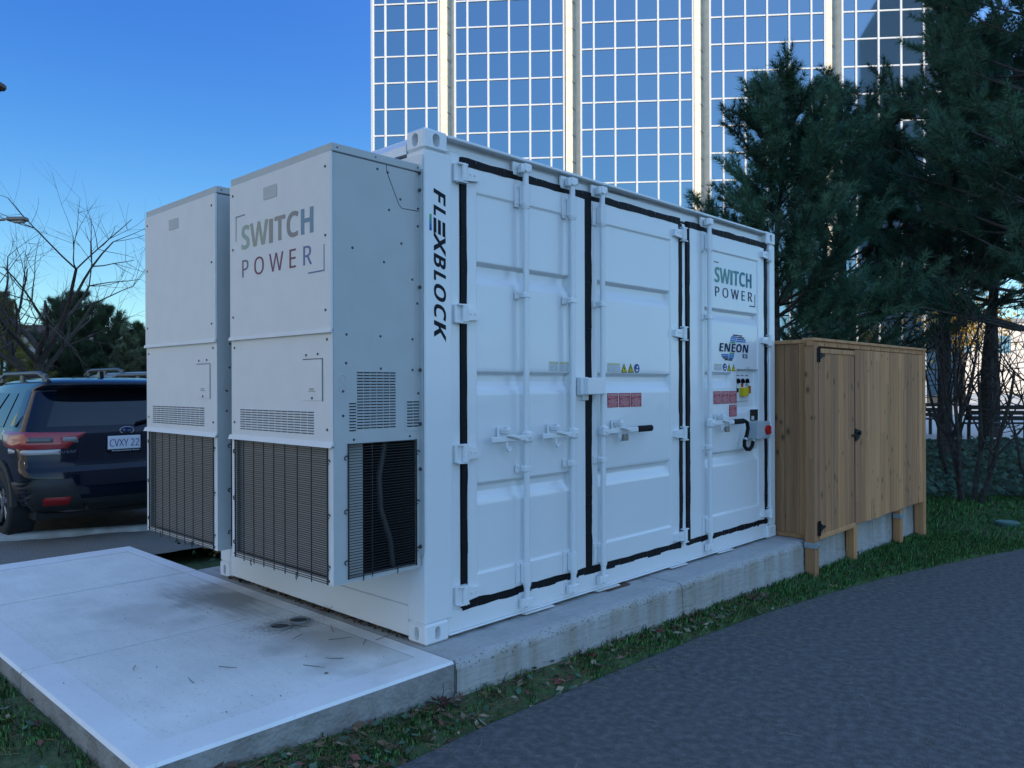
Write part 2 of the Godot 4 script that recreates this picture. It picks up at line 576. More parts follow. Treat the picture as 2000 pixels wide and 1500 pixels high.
func make_slabs() -> void:
	# old slab that carries the container and the enclosure: worn front edge, stained face
	var s := MB.new()
	var rows := []
	for i in 190:
		var x := lerpf(-0.035, 7.56, i / 189.0)
		var a := nz.get_noise_2d(x * 260, 11) * 0.010
		var b := nz.get_noise_2d(x * 500, 31) * 0.005
		var far := 0.012 if x > 4.36 else 0.0
		var wide := 0.0035 * maxf(0.0, nz.get_noise_2d(x * 150, 71)) * 10.0
		rows.append(PackedVector3Array([Vector3(x, -0.003, -2.75), Vector3(x, -0.003, 0.05), Vector3(x, -0.003 + b * 0.2, 0.22), Vector3(x, -0.006 + b * 0.5, 0.262 + a * 0.4 - far), Vector3(x, -0.022 + b - wide, 0.286 + a * 0.6 - far), Vector3(x, -0.05, 0.293 + a * 0.4 - far), Vector3(x, -0.14, 0.292 + b * 0.8 - far),
			Vector3(x, -0.22, 0.295 + b - far), Vector3(x, -0.27, 0.298 + b * 3.0 - far), Vector3(x, -0.6, 0.30 - far)]))
	s.grid(rows)
	var m: StandardMaterial3D = mats.concrete.duplicate()
	m.uv1_triplanar = false
	m.albedo_texture = face_texture()
	m.uv1_scale = Vector3.ONE
	m.normal_enabled = true
	# unrolled: u along the slab, v down over the top edge and the face
	for q in s.v:
		var t := (q.z + 0.0 if q.y > -0.02 else 0.3 - q.y)
		s.u.append(Vector2((q.x + 0.1) / 7.8, clampf((t + 0.15) / 1.05, 0.0, 1.0)))
	m.normal_texture = noise_tex(0.06, 36, [], [], 512, 5, 5.0)
	var o := struct("container_slab", s, m)
	var e := MB.new()
	e.span(Vector3(-0.035, -0.6, -2.75), Vector3(-0.034, -0.004, 0.285))
	e.span(Vector3(7.56, -0.6, -2.75), Vector3(7.561, -0.004, 0.28))
	put("slab_end", e, mats.apron_side, o)
	# the newer apron in front of the air conditioners: three pours, trowelled borders, broom finish
	var ap := Node3D.new()
	ap.name = "apron"
	ap.set_meta("kind", "structure")
	add_child(ap)
	var tex := apron_texture()
	var zz := [0.28, -1.235, -2.725, -4.10]
	for i in 3:
		var z0: float = zz[i] - (0.006 if i > 0 else 0.0)
		var z1: float = zz[i + 1] + (0.006 if i < 2 else 0.0)
		var x0 := -1.655
		var x1 := -0.042
		var b := MB.new()
		# side walls
		b.quad(Vector3(x0, -0.6, z0), Vector3(x1, -0.6, z0), Vector3(x1, -0.014, z0), Vector3(x0, -0.014, z0))
		b.quad(Vector3(x1, -0.6, z1), Vector3(x0, -0.6, z1), Vector3(x0, -0.014, z1), Vector3(x1, -0.014, z1))
		b.quad(Vector3(x0, -0.6, z1), Vector3(x0, -0.6, z0), Vector3(x0, -0.014, z0), Vector3(x0, -0.014, z1))
		b.quad(Vector3(x1, -0.6, z0), Vector3(x1, -0.6, z1), Vector3(x1, -0.014, z1), Vector3(x1, -0.014, z0))
		var slab := put("slab", b, mats.apron_side, ap)
		var t := MB.new()
		var c := 0.012
		var tx0 := x0 + c
		var tx1 := x1 - 0.004
		var tz0 := z0 - (c if i == 0 else 0.003)
		var tz1 := z1 + 0.003
		t.quad(Vector3(x0, -0.014, z0), Vector3(x1, -0.014, z0), Vector3(tx1, 0, tz0), Vector3(tx0, 0, tz0))
		t.quad(Vector3(x1, -0.014, z1), Vector3(x0, -0.014, z1), Vector3(tx0, 0, tz1), Vector3(tx1, 0, tz1))
		t.quad(Vector3(x0, -0.014, z1), Vector3(x0, -0.014, z0), Vector3(tx0, 0, tz0), Vector3(tx0, 0, tz1))
		t.quad(Vector3(x1, -0.014, z0), Vector3(x1, -0.014, z1), Vector3(tx1, 0, tz1), Vector3(tx1, 0, tz0))
		var ix0 := x0 + 0.165
		var ix1 := x1 - 0.105
		var iz0: float = z0 - (0.195 if i == 0 else 0.004)
		var iz1: float = z1 + (0.24 if i == 2 else 0.004)
		for r in [[tx0, ix0, tz1, tz0], [ix1, tx1, tz1, tz0], [ix0, ix1, iz0, tz0], [ix0, ix1, tz1, iz1]]:
			t.quad(Vector3(r[0], 0, r[3]), Vector3(r[1], 0, r[3]), Vector3(r[1], 0, r[2]), Vector3(r[0], 0, r[2]))
		for q in t.v: t.u.append(Vector2((q.x + 1.66) / 1.66, (q.z + 4.2) / 4.6))
		put("trowelled_border", t, tex[1], slab)
		var f := MB.new()
		f.quad(Vector3(ix0, -0.0015, iz0), Vector3(ix1, -0.0015, iz0), Vector3(ix1, -0.0015, iz1), Vector3(ix0, -0.0015, iz1))
		for q in f.v: f.u.append(Vector2((q.x + 1.66) / 1.66, (q.z + 4.2) / 4.6))
		put("broom_finish", f, tex[0], slab)
	var gap := MB.new()
	gap.span(Vector3(-1.65, -0.05, -4.0), Vector3(-0.05, -0.012, 0.26))
	put("joint_filler", gap, mats.dark, ap)
	# two capped conduit stubs cast into the apron
	for q in [[Vector3(-0.36, 0, -0.925), "open grey conduit stub in the apron, the nearer of two"], [Vector3(-0.215, 0, -0.95), "open grey conduit stub in the apron beside the container end"]]:
		var t := thing("conduit_stub", q[1], "pipe", q[0], 0.0, "conduit stubs in the apron")
		var ring := MB.new()
		var prof := [[0.066, 0.0], [0.066, 0.009], [0.058, 0.012], [0.053, 0.008], [0.052, 0.0025]]
		var rr := []
		for a in 25:
			var line := PackedVector3Array()
			for w in prof: line.append(Vector3(cos(TAU * a / 24) * w[0], w[1], sin(TAU * a / 24) * w[0]))
			rr.append(line)
		ring.grid(rr)
		put("rim", ring, mat(0.22, 0.23, 0.23, 0.6), t)
		var d := MB.new()
		d.cyl(Vector3(0, 0.0005, 0), Vector3(0, 0.003, 0), 0.053, -1, 24)
		put("plug", d, mat(0.07, 0.07, 0.068, 0.9), t)

# the slab's top edge and stained face
func face_texture() -> ImageTexture:
	var w := 1560
	var h := 210
	var img := Image.create(w, h, false, Image.FORMAT_RGB8)
	var f := FastNoiseLite.new()
	f.seed = 301
	f.fractal_octaves = 5
	f.frequency = 0.012
	for j in h:
		var t := j / float(h) * 1.05 - 0.15      # below 0.3: top surface; above: distance down the face
		for i in w:
			var a := f.get_noise_2d(i, j) * 0.5 + f.get_noise_2d(i * 5.0, j * 5.0) * 0.35
			var drip := f.get_noise_2d(i * 2.2, j * 0.12 + 900.0)
			var v := 0.40 + a * 0.10
			var c := Vector3(v, v * 0.985, v * 0.95)
			if t > 0.28:
				var top := ramp01(0.28, 0.34, t)
				var stain := clampf(0.5 + drip * 1.5 + a * 0.6, 0.0, 1.0) * ramp01(0.86, 0.36, t)
				c = c.lerp(Vector3(0.30, 0.27, 0.215) * (1.0 + a * 0.35), top * stain * 0.85)
				var lime := clampf(f.get_noise_2d(i * 1.6 + 50.0, j * 1.3 + 200.0) * 2.2 - 0.25, 0.0, 1.0) * ramp01(0.36, 0.5, t)
				c = c.lerp(Vector3(0.46, 0.455, 0.43), lime * 0.55)
				var low := ramp01(0.5, 0.62, t + a * 0.1)
				c = c.lerp(Vector3(0.37, 0.365, 0.35) * (1.0 + a * 0.5), low * 0.55)
				var crack := absf(f.get_noise_2d(i * 0.9 + 700.0, (j - 90) * 2.5))
				if crack < 0.010 and t > 0.47 and f.get_noise_2d(i * 0.3, 77.0) > -0.05: c *= 0.45
			if t > 0.25 and t < 0.36 and f.get_noise_2d(i * 14.0, j * 14.0) > 0.36: c *= 0.42
			elif f.get_noise_2d(i * 12.0 + 99.0, j * 12.0) > 0.52: c *= 0.62
			for q in [0.295, 0.565, 0.80]:
				if absf(i / float(w) - q - a * 0.004) < 0.0009 and t < 0.56: c *= 0.5
			img.set_pixel(i, j, lin(clampf(c.x, 0, 1), clampf(c.y, 0, 1), clampf(c.z, 0, 1)))
	return ImageTexture.create_from_image(img)

func apron_texture() -> Array:
	var w := 332
	var h := 920
	var a := Image.create(w, h, false, Image.FORMAT_RGB8)
	var b := Image.create(w, h, false, Image.FORMAT_RGB8)
	var f := FastNoiseLite.new()
	f.seed = 311
	f.fractal_octaves = 5
	f.frequency = 0.01
	for j in h:
		var z := j / float(h) * 4.6 - 4.2
		for i in w:
			var x := i / float(w) * 1.66 - 1.66
			var n1 := f.get_noise_2d(i * 1.2, j * 1.2)
			var n2 := f.get_noise_2d(i * 9.0, j * 0.9 + 400.0)
			var n3 := f.get_noise_2d(i * 16.0, j * 16.0)
			var v := 0.72 + n1 * 0.07 + n2 * 0.035 + n3 * 0.02
			# water marks and grime under the two coils and round the conduit stubs
			var st := 0.0
			var q1 := Vector2((x + 0.27) / 0.36, (z + 1.80) / 0.62).length() + n1 * 0.5 + n2 * 0.3
			st = maxf(st, ramp01(1.1, 0.25, q1) * 0.62)
			var q2 := Vector2((x + 0.28) / 0.34, (z + 0.40) / 0.50).length() + n1 * 0.7
			st = maxf(st, ramp01(1.15, 0.5, q2) * 0.30)
			var q3 := Vector2((x + 0.29) / 0.25, (z + 0.94) / 0.19).length() + n3 * 0.7 + n1 * 0.4
			st = maxf(st, ramp01(1.1, 0.4, q3) * 0.62)
			var q4 := Vector2((x + 0.8) / 0.4, (z + 1.9) / 0.5).length() + n1 * 0.8
			st = maxf(st, ramp01(1.1, 0.4, q4) * 0.14)
			if n3 > 0.44: st = maxf(st, 0.3)
			var c := Vector3(v, v * 1.01, v * 0.95).lerp(Vector3(0.15, 0.145, 0.125), st)
			a.set_pixel(i, j, lin(c.x, c.y, c.z))
			var u := 0.78 + n1 * 0.06 + n3 * 0.015
			var d := Vector3(u, u * 0.995, u * 0.975).lerp(Vector3(0.2, 0.19, 0.17), st * 0.6)
			b.set_pixel(i, j, lin(d.x, d.y, d.z))
	var out := []
	for im in [a, b]:
		var m := StandardMaterial3D.new()
		m.albedo_texture = ImageTexture.create_from_image(im)
		m.roughness = 0.8 if im == a else 0.6
		out.append(m)
	return out

# ---------------------------------------------------------------- the office tower
func make_tower() -> void:
	var t := thing("office_tower", "tall office tower of blue mirror glass with cream pilasters behind the container", "office tower", Vector3(37.03, 0, -34.52), -0.8938)
	var base := 17.23
	var rh := 1.855
	var starts := [[-9.78, 2], [-3.93, 4], [4.88, 4], [13.66, 4], [22.43, 4]]
	var full := box_mesh(Vector3(1.463 - 0.115, rh - 0.095, 0.05))
	var half := box_mesh(Vector3(0.885 - 0.115, rh - 0.095, 0.05))
	var rest := MB.new()
	var hm := box_mesh(Vector3(1.463 - 0.165, 0.13, 0.10))
	var hh := box_mesh(Vector3(0.885 - 0.165, 0.13, 0.10))
	var bar := box_mesh(Vector3(0.125, 46.0, 0.14))
	var panes := 0
	for bay in starts:
		var x: float = bay[0]
		var widths := [0.885]
		for k in bay[1]: widths.append(1.463)
		widths.append(0.885)
		share("vertical_mullion", bar, mats.mullion, t, Transform3D(Basis(), Vector3(x, 23, 0.05)))
		for w in widths:
			for r in range(-9, 13):
				var y: float = base + rh * (r + 0.5)
				var c := Vector3(x + w / 2, y, 0)
				var seen := r >= -1 and r <= 6 and x < 30.0
				var tilt := Basis(Vector3.UP, rng.randf_range(-0.004, 0.004)) * Basis(Vector3.RIGHT, rng.randf_range(-0.004, 0.004))
				if seen and panes < 300:
					panes += 1
					share("pane", full if w > 1.0 else half, mats.glass, t, Transform3D(tilt, c))
				else: rest.box(c, Vector3(w - 0.115, rh - 0.095, 0.05))
			x += w
			share("vertical_mullion", bar, mats.mullion, t, Transform3D(Basis(), Vector3(x, 23, 0.05)))
	for bay in starts:
		for r in range(-9, 14):
			if r >= -1 and r <= 7:
				var x: float = bay[0]
				var n: int = bay[1]
				var bl := box_mesh(Vector3(n * 1.463 + 1.77 - 0.13, 0.10, 0.11))
				share("horizontal_mullion", bl, mats.mullion, t, Transform3D(Basis(), Vector3(x + (n * 1.463 + 1.77) / 2, base + rh * r, 0.04)))
	var po := put("pane", rest, mats.glass, t)
	po.set_meta("kind", "stuff")
	for x in [-4.97, 3.82, 12.60, 21.37]:
		var p := MB.new()
		var poly := PackedVector2Array([Vector2(0, -0.7), Vector2(1.02, -0.7), Vector2(1.02, 0.10), Vector2(0.65, -0.42), Vector2(0.42, -0.14), Vector2(0.0, 0.10)])
		# section in x / out-of-wall, extruded upwards
		p.prism(poly, Vector3(x, 46, 0), Vector3.RIGHT, Vector3(0, 0, 1), 46.0)
		var pil := put("pilaster", p, mats.precast, t)
		var j := MB.new()
		for r in range(-2, 8):
			var y := base + rh * r - 0.28
			j.bbox(Vector3(x + 0.535, y, -0.275), Vector3(0.34, 0.07, 0.03), 0.0, Basis(Vector3.UP, 0.88) * Basis(Vector3(0, 0, 1), -0.30))
		put("shadow_dash", j, mats.precast_shadow, pil).set_meta("kind", "stuff")  # slanted dark bars stand in for shadow dashes on the precast
	var core := MB.new()
	core.span(Vector3(-9.86, 0, -22), Vector3(30.05, 45.5, -0.72))
	for bay in starts: core.span(Vector3(bay[0], 0, -0.7), Vector3(bay[0] + bay[1] * 1.463 + 1.77, 45.5, -0.10))
	put("core", core, mat(0.03, 0.035, 0.04, 0.6), t)
	var corner := MB.new()
	corner.span(Vector3(-9.93, 0, -22), Vector3(-9.862, 46, 0.10))
	corner.span(Vector3(30.06, 0, -22), Vector3(30.13, 46, 0.10))
	put("corner_trim", corner, mats.mullion, t)

func box_mesh(s: Vector3) -> Mesh:
	var m := BoxMesh.new()
	m.size = s
	return m

# the buildings outside the photograph: the tower whose shade lies over the yard and which the glass mirrors, and a low unseen one added to bounce warm sunlight
func make_shading_blocks() -> void:
	var b := thing("added_bounce_block", "long beige block added out of view to bounce sunlight onto the yard", "added building", Vector3(-2.841 - 45 * 0.689 - 8 * 0.725, 0, 3.366 - 45 * 0.725 + 8 * 0.689), -0.8112)
	var m := MB.new()
	m.span(Vector3(-7, 0, -28), Vector3(7, 29, 28))
	put("wall", m, mats.precast, b)
	for k in 7:
		var w := MB.new()
		w.span(Vector3(7.0, 2.2 + k * 3.9, -26), Vector3(7.05, 3.6 + k * 3.9, 26))
		put("window_band", w, mats.glass, b)
	var t := thing("office_tower", "second tower, mirrored in the glass one, standing between yard and sun", "office tower", Vector3(-2.841 + 63 * 0.689 - 20 * 0.725, 0, 3.366 + 63 * 0.725 + 20 * 0.689), -0.8112)
	m = MB.new()
	m.span(Vector3(-17, 0, -16), Vector3(8, 62, 16))
	put("wall", m, mat(0.80, 0.79, 0.75, 0.8), t)

# ---------------------------------------------------------------- the container
const CL := 4.37
const CW := 2.438
const CH := 2.896

func casting(o: Node3D, ct: Vector3, sx: float, top: bool) -> void:
	# ct: outer corner at the side wall (z = 0) or the far side, sx: -1 the casting lies at the low-x end
	var s := Vector3(0.178, 0.118, 0.162)
	var zf := ct.z > -1.0
	var mid := ct + Vector3(s.x / 2 * (1.0 if sx < 0 else -1.0), (-s.y if top else s.y) / 2, (-s.z if zf else s.z) / 2)
	var mb := MB.new()
	var bev := 0.012
	mb.bbox(mid, s, bev, Basis(), [[2, 1.0 if zf else -1.0], [0, sx]])
	var fz := 1.0 if zf else -1.0
	slotted(mb, mid + Vector3(0, 0, s.z / 2 * fz), Vector3(fz, 0, 0), Vector3.UP, s.x / 2 - bev, s.y / 2 - bev, 0.020 if not top else 0.027, 0.037, 0.05)
	slotted(mb, mid + Vector3(s.x / 2 * sx, 0, 0), Vector3(0, 0, -sx), Vector3.UP, s.z / 2 - bev, s.y / 2 - bev, 0.021 if not top else 0.027, 0.037, 0.05)
	put("corner_casting", mb, mats.white, o)

func make_container() -> void:
	var o := thing("shipping_container", "white steel equipment container with black-taped doors and locking rods on the slab", "container")
	for x in [0.0, CL]:
		for z in [0.0, -CW]:
			for y in [0.0, CH]:
				casting(o, Vector3(x, y, z), -1.0 if x == 0.0 else 1.0, y > 1.0)
	# corner posts
	for x in [0.0, CL]:
		for z in [0.0, -CW]:
			var p := MB.new()
			var w := 0.205 if x == 0.0 else 0.11
			var x0: float = 0.004 if x == 0.0 else CL - 0.004 - w
			var z0: float = -0.165 if z == 0.0 else z + 0.005
			p.bbox(Vector3(x0 + w / 2, CH / 2, z0 + 0.08), Vector3(w, CH - 0.237, 0.16), 0.008)
			var post := put("corner_post", p, mats.white, o)
			if x == 0.0 and z == 0.0:
				var dk := Color(0.012, 0.014, 0.022)
				var run := [["F", 0.0, 0.085], ["L", 0.094, 0.070], ["X", 0.257, 0.108], ["B", 0.366, 0.085], ["L", 0.462, 0.068], ["O", 0.533, 0.108], ["C", 0.648, 0.092], ["K", 0.742, 0.105]]
				var y0 := 2.582
				for q in run:
					letters(q[0], post, Vector3(0.070, y0 - q[1], -0.0048), Vector3(0, -1, 0), Vector3(1, 0, 0), 0.088, q[2] * 1.05, [dk], true, 0.30)
				# the E is three bars with a coloured stroke at its foot
				var e0 := y0 - 0.170
				for k in 3:
					var e := MB.new()
					var xx := 0.070 + 0.0335 * k
					var yy := e0 - 0.010 - 0.009 * k
					e.prism(PackedVector2Array([Vector2(xx, yy), Vector2(xx, yy - 0.082), Vector2(xx + 0.021, yy - 0.088), Vector2(xx + 0.021, yy - 0.006)]), Vector3(0, 0, -0.0047), Vector3.RIGHT, Vector3.UP, 0.0012)
					put("letter", e, letter_mat(dk), post)
				for k in 5:
					var e := MB.new()
					var yy := e0 + 0.004 - 0.0185 * k
					e.span(Vector3(0.040, yy, -0.0047), Vector3(0.056, yy - 0.0183, -0.0035))
					put("letter", e, letter_mat([Color(0.10, 0.42, 0.20), Color(0.08, 0.36, 0.30), Color(0.05, 0.27, 0.40), Color(0.03, 0.16, 0.42), Color(0.02, 0.09, 0.33)][k]), post)
	# door frame: jambs, centre stile, sill, header
	var j := MB.new()
	j.bbox(Vector3(0.255, CH / 2, -0.075), Vector3(0.092, CH - 0.16, 0.09), 0.012)
	put("door_jamb", j, mats.white, o)
	j = MB.new()
	j.bbox(Vector3(2.758, 1.45, -0.075), Vector3(0.058, 2.62, 0.09), 0.006)
	put("door_jamb", j, mats.white, o)
	j = MB.new()
	j.bbox(Vector3(4.245, CH / 2, -0.08), Vector3(0.05, CH - 0.20, 0.09), 0.008)
	put("door_jamb", j, mats.white, o)
	j = MB.new()
	j.span(Vector3(0.18, 0.024, -0.12), Vector3(CL - 0.18, 0.150, -0.022), 0.006)
	j.span(Vector3(0.18, 0.018, -0.10), Vector3(CL - 0.18, 0.027, -0.004), 0.002)
	put("bottom_rail", j, mats.white, o)
	j = MB.new()
	j.span(Vector3(0.18, 2.782, -0.12), Vector3(CL - 0.18, 2.868, -0.050), 0.006)
	j.span(Vector3(0.18, 2.868, -0.12), Vector3(CL - 0.18, 2.886, 0.004), 0.004)
	put("top_rail", j, mats.white, o)
	# end wall, its rails, far walls and roof
	j = MB.new()
	j.span(Vector3(0.012, 0.20, -CW + 0.1), Vector3(0.04, CH - 0.14, -0.1))
	put("end_wall", j, mats.white, o)
	j = MB.new()
	j.span(Vector3(0.008, 0.024, -CW + 0.165), Vector3(0.10, 0.198, -0.165), 0.004)
	put("bottom_rail", j, mats.white, o)
	j = MB.new()
	j.prism(PackedVector2Array([Vector2(0, 0), Vector2(0.1, 0), Vector2(0.1, 0.11), Vector2(0.06, 0.11), Vector2(0.0, 0.05)]), Vector3(0.004, 2.775, -CW + 0.166), Vector3.RIGHT, Vector3.UP, CW - 0.332)
	put("top_rail", j, mats.white, o)
	j = MB.new()
	j.span(Vector3(0.1, 0.02, -CW + 0.01), Vector3(CL - 0.1, CH - 0.03, -CW + 0.06))
	put("rear_wall", j, mats.white, o)
	j = MB.new()
	j.span(Vector3(CL - 0.06, 0.02, -CW + 0.1), Vector3(CL - 0.02, CH - 0.03, -0.1))
	put("end_wall", j, mats.white, o)
	j = MB.new()
	j.span(Vector3(0.05, CH - 0.05, -CW + 0.05), Vector3(CL - 0.05, CH - 0.022, -0.05))
	put("roof", j, mats.white, o)
	# tape seals, cut by hand: uneven edges
	var seals := [
		[Vector2(0.318, 2.790), Vector2(0.318, 0.135), 0.046], [Vector2(0.30, 2.768), Vector2(2.70, 2.768), 0.050], [Vector2(0.30, 0.163), Vector2(2.70, 0.163), 0.050],
		[Vector2(1.500, 2.75), Vector2(1.500, 0.17), 0.070], [Vector2(2.700, 2.75), Vector2(2.700, 0.17), 0.052],
		[Vector2(2.818, 2.785), Vector2(2.818, 0.145), 0.052], [Vector2(2.795, 2.762), Vector2(4.235, 2.762), 0.052], [Vector2(2.795, 0.163), Vector2(4.235, 0.163), 0.046], [Vector2(4.206, 2.77), Vector2(4.206, 0.16), 0.060]]
	for q in seals:
		var s := MB.new()
		ribbon(s, q[0], q[1], q[2], -0.0315)
		put("tape_seal", s, mats.tape, o)
	var back := MB.new()
	back.span(Vector3(0.3, 0.16, -0.14), Vector3(4.22, 2.77, -0.10))
	put("door_backing", back, mats.dark, o)
	make_doors(o)
	# shims pushed under the rail
	var sh := [[0.77, 1.11, 0, "white steel shim under the first door's rail, nearest the end"], [2.47, 2.76, 0, "white steel shim under the rail near the second door's hinge side"], [3.22, 3.52, 0, "white steel shim under the rail below the third door"], [1.52, 1.84, 0, "white steel shim under the rail, lying on the brown one"], [1.60, 1.93, 1, "brown rusty shim sticking out from under the rail"]]
	for q in sh:
		var b := MB.new()
		var up: float = 0.002 if q[2] == 1 else 0.009
		var zz: float = 0.040 if q[2] == 1 else 0.018
		b.prism(PackedVector2Array([Vector2(q[0], 0.12), Vector2(q[1], 0.12), Vector2(q[1] - 0.03, -zz), Vector2(q[0] + 0.04, -zz + 0.006)]), Vector3(0, up, 0), Vector3.RIGHT, Vector3(0, 0, -1), 0.006)
		tag(put("shim", b, mats.white_dull if q[2] == 0 else mat(0.10, 0.045, 0.028, 0.85)), q[3], "shim", "shims under the container rail")

func ribbon(s: MB, a: Vector2, b: Vector2, w: float, z: float) -> void:
	var k := 40
	var d := (b - a).normalized()
	var q := Vector2(-d.y, d.x)
	var l := []
	var r := []
	for i in k + 1:
		var t := float(i) / k
		var p := a.lerp(b, t)
		l.append(p + q * (w / 2 + nz.get_noise_2d(p.x * 400 + w * 9000, p.y * 400) * 0.009))
		r.append(p - q * (w / 2 + nz.get_noise_2d(p.x * 400 + 70, p.y * 400 + w * 7000) * 0.009))
	for i in k:
		var A := Vector3(r[i].x, r[i].y, z)
		var B := Vector3(r[i + 1].x, r[i + 1].y, z)
		var C := Vector3(l[i + 1].x, l[i + 1].y, z)
		var D := Vector3(l[i].x, l[i].y, z)
		var up := Vector3(0, 0, 0.010 + nz.get_noise_2d(i * 40.0, w * 5000) * 0.003)
		s.quad(A + up, B + up, C + up, D + up)
		s.quad(A, B, B + up, A + up)
		s.quad(C, D, D + up, C + up)

# pressed sheet: a field set back from the frame, three deep horizontal swages with a sharp top and a long lower slope
func door_sheet(x0: float, x1: float, fx0: float, fx1: float, swages: Array, recess := []) -> MB:
	var y0 := 0.180
	var y1 := 2.748
	var xs := []
	var ys := []
	for i in 46: xs.append(lerpf(x0, x1, i / 45.0))
	for i in 90: ys.append(lerpf(y0, y1, i / 89.0))
	for q in [fx0 - 0.001, fx0, fx0 + 0.006, fx0 + 0.012, fx0 + 0.03, fx1 - 0.03, fx1 - 0.012, fx1 - 0.006, fx1, fx1 + 0.001]: xs.append(q)
	for q in [0.322, 0.328, 0.334, 0.340, 2.590, 2.596, 2.602, 2.608]: ys.append(q)
	for sw in swages:
		for q in [0.0, 0.006, 0.018, 0.024]: ys.append(sw[0] - q)
		for q in [0.0, 0.02, 0.05, 0.075]: ys.append(sw[1] + q)
		for q in [0.0, 0.01, 0.022]:
			xs.append(sw[2] + q); xs.append(sw[3] - q)
	for rc in recess:
		for q in [-0.002, 0.004]:
			xs.append(rc[0] + q); xs.append(rc[1] - q); ys.append(rc[2] + q * 8); ys.append(rc[3] - q)
	xs.sort()
	ys.sort()
	var rows := []
	for y in ys:
		var line := PackedVector3Array()
		for x in xs:
			var z := -0.024
			var inx := minf(ramp01(fx0, fx0 + 0.012, x), ramp01(fx1, fx1 - 0.012, x))
			var iny := minf(ramp01(0.322, 0.340, y), ramp01(2.608, 2.590, y))
			z -= 0.009 * minf(inx, iny)
			for sw in swages:
				var a := minf(ramp01(sw[2], sw[2] + 0.022, x), ramp01(sw[3], sw[3] - 0.022, x))
				var b := minf(smoothstep(sw[0], sw[0] - 0.024, y), smoothstep(sw[1], sw[1] + 0.075, y))
				z -= 0.030 * minf(a, b)
			for rc in recess:
				var a := minf(ramp01(rc[0] - 0.002, rc[0] + 0.004, x), ramp01(rc[1] + 0.002, rc[1] - 0.004, x))
				var b := minf(ramp01(rc[2] - 0.016, rc[2] + 0.032, y), ramp01(rc[3] + 0.002, rc[3] - 0.004, y))
				z -= 0.035 * minf(a, b)
			z += (nz.get_noise_2d(x * 110, y * 110) * 0.0036 + nz.get_noise_2d(x * 330 + 50, y * 330) * 0.0005) * inx
			line.append(Vector3(x, y, z))
		rows.append(line)
	var mb := MB.new()
	mb.grid(rows)
	for q in [[x0, -1.0], [x1, 1.0]]:
		mb.bbox(Vector3(q[0] - q[1] * 0.004, (y0 + y1) / 2, -0.052), Vector3(0.008, y1 - y0, 0.055), 0.0)
	mb.bbox(Vector3((x0 + x1) / 2, y0 + 0.004, -0.052), Vector3(x1 - x0 - 0.016, 0.008, 0.055), 0.0)
	mb.bbox(Vector3((x0 + x1) / 2, y1 - 0.004, -0.052), Vector3(x1 - x0 - 0.016, 0.008, 0.055), 0.0)
	return mb

func hinge(d: Node3D, x: float, y: float, way: float) -> void:
	# knuckle over the tape at x, leaf reaching towards the door in direction way
	var h := MB.new()
	h.cyl(Vector3(x, y - 0.046, 0.006), Vector3(x, y + 0.046, 0.006), 0.020, -1, 12)
	h.cyl(Vector3(x, y - 0.058, 0.006), Vector3(x, y + 0.058, 0.006), 0.010, -1, 10)
	h.prism(PackedVector2Array([Vector2(0, -0.040), Vector2(0.125, -0.026), Vector2(0.132, 0.026), Vector2(0, 0.040)]) if way > 0 else PackedVector2Array([Vector2(0, 0.040), Vector2(-0.125, 0.026), Vector2(-0.132, -0.026), Vector2(0, -0.040)]), Vector3(x, y, -0.026), Vector3.RIGHT, Vector3.UP, 0.030)
	h.bbox(Vector3(x - way * 0.035, y, -0.018), Vector3(0.06, 0.105, 0.022), 0.004)
	h.bbox(Vector3(x - way * 0.012, y + 0.052, -0.006), Vector3(0.075, 0.010, 0.040), 0.002)
	h.bbox(Vector3(x - way * 0.012, y - 0.052, -0.006), Vector3(0.075, 0.010, 0.040), 0.002)
	for k in 2: h.cyl(Vector3(x + way * (0.05 + 0.035 * k), y + 0.004, 0.0), Vector3(x + way * (0.05 + 0.035 * k), y + 0.004, 0.009), 0.007, -1, 8)
	put("hinge", h, mats.white, d)

func locking_rod(d: Node3D, x: float) -> void:
	var z := 0.020
	var r := MB.new()
	r.cyl(Vector3(x, 0.085, z), Vector3(x, 2.80, z), 0.0195, -1, 14)
	for q in [[2.575, 2.715], [0.200, 0.335]]:
		r.cyl(Vector3(x, q[0], z), Vector3(x, q[1], z), 0.027, -1, 14)
		r.cyl(Vector3(x, q[0] - 0.012, z), Vector3(x, q[0], z), 0.024, -1, 14)
	put("locking_rod", r, mats.white, d)
	for q in [2.645, 2.02, 0.928, 0.268]:
		var g := MB.new()
		var long: bool = q > 2.3 or q < 0.5
		g.bbox(Vector3(x - 0.042, q, -0.018), Vector3(0.040, 0.15 if long else 0.056, 0.012), 0.003)
		g.bbox(Vector3(x, q, 0.012), Vector3(0.058, 0.13 if long else 0.046, 0.056), 0.010)
		for k in [-1, 1]: g.cyl(Vector3(x - 0.048, q + k * (0.05 if long else 0.014), -0.014), Vector3(x - 0.048, q + k * (0.05 if long else 0.014), -0.006), 0.006, -1, 8)
		put("rod_bracket", g, mats.white, d)
	for q in [[2.815, 1.0], [0.092, -1.0]]:
		var c := MB.new()
		var y: float = q[0]
		c.bbox(Vector3(x, y, z), Vector3(0.050, 0.060, 0.046), 0.008)
		c.bbox(Vector3(x + 0.026, y + 0.006, z + 0.006), Vector3(0.034, 0.046, 0.026), 0.006)
		c.bbox(Vector3(x - 0.030, y - 0.004, z - 0.008), Vector3(0.036, 0.058, 0.040), 0.006)
		c.bbox(Vector3(x - 0.010, y, -0.028), Vector3(0.125, 0.085, 0.020), 0.004)
		c.cyl(Vector3(x - 0.018, y - 0.018, z + 0.020), Vector3(x - 0.018, y - 0.018, z + 0.030), 0.009, -1, 8)
		put("cam_keeper", c, mats.white, d)

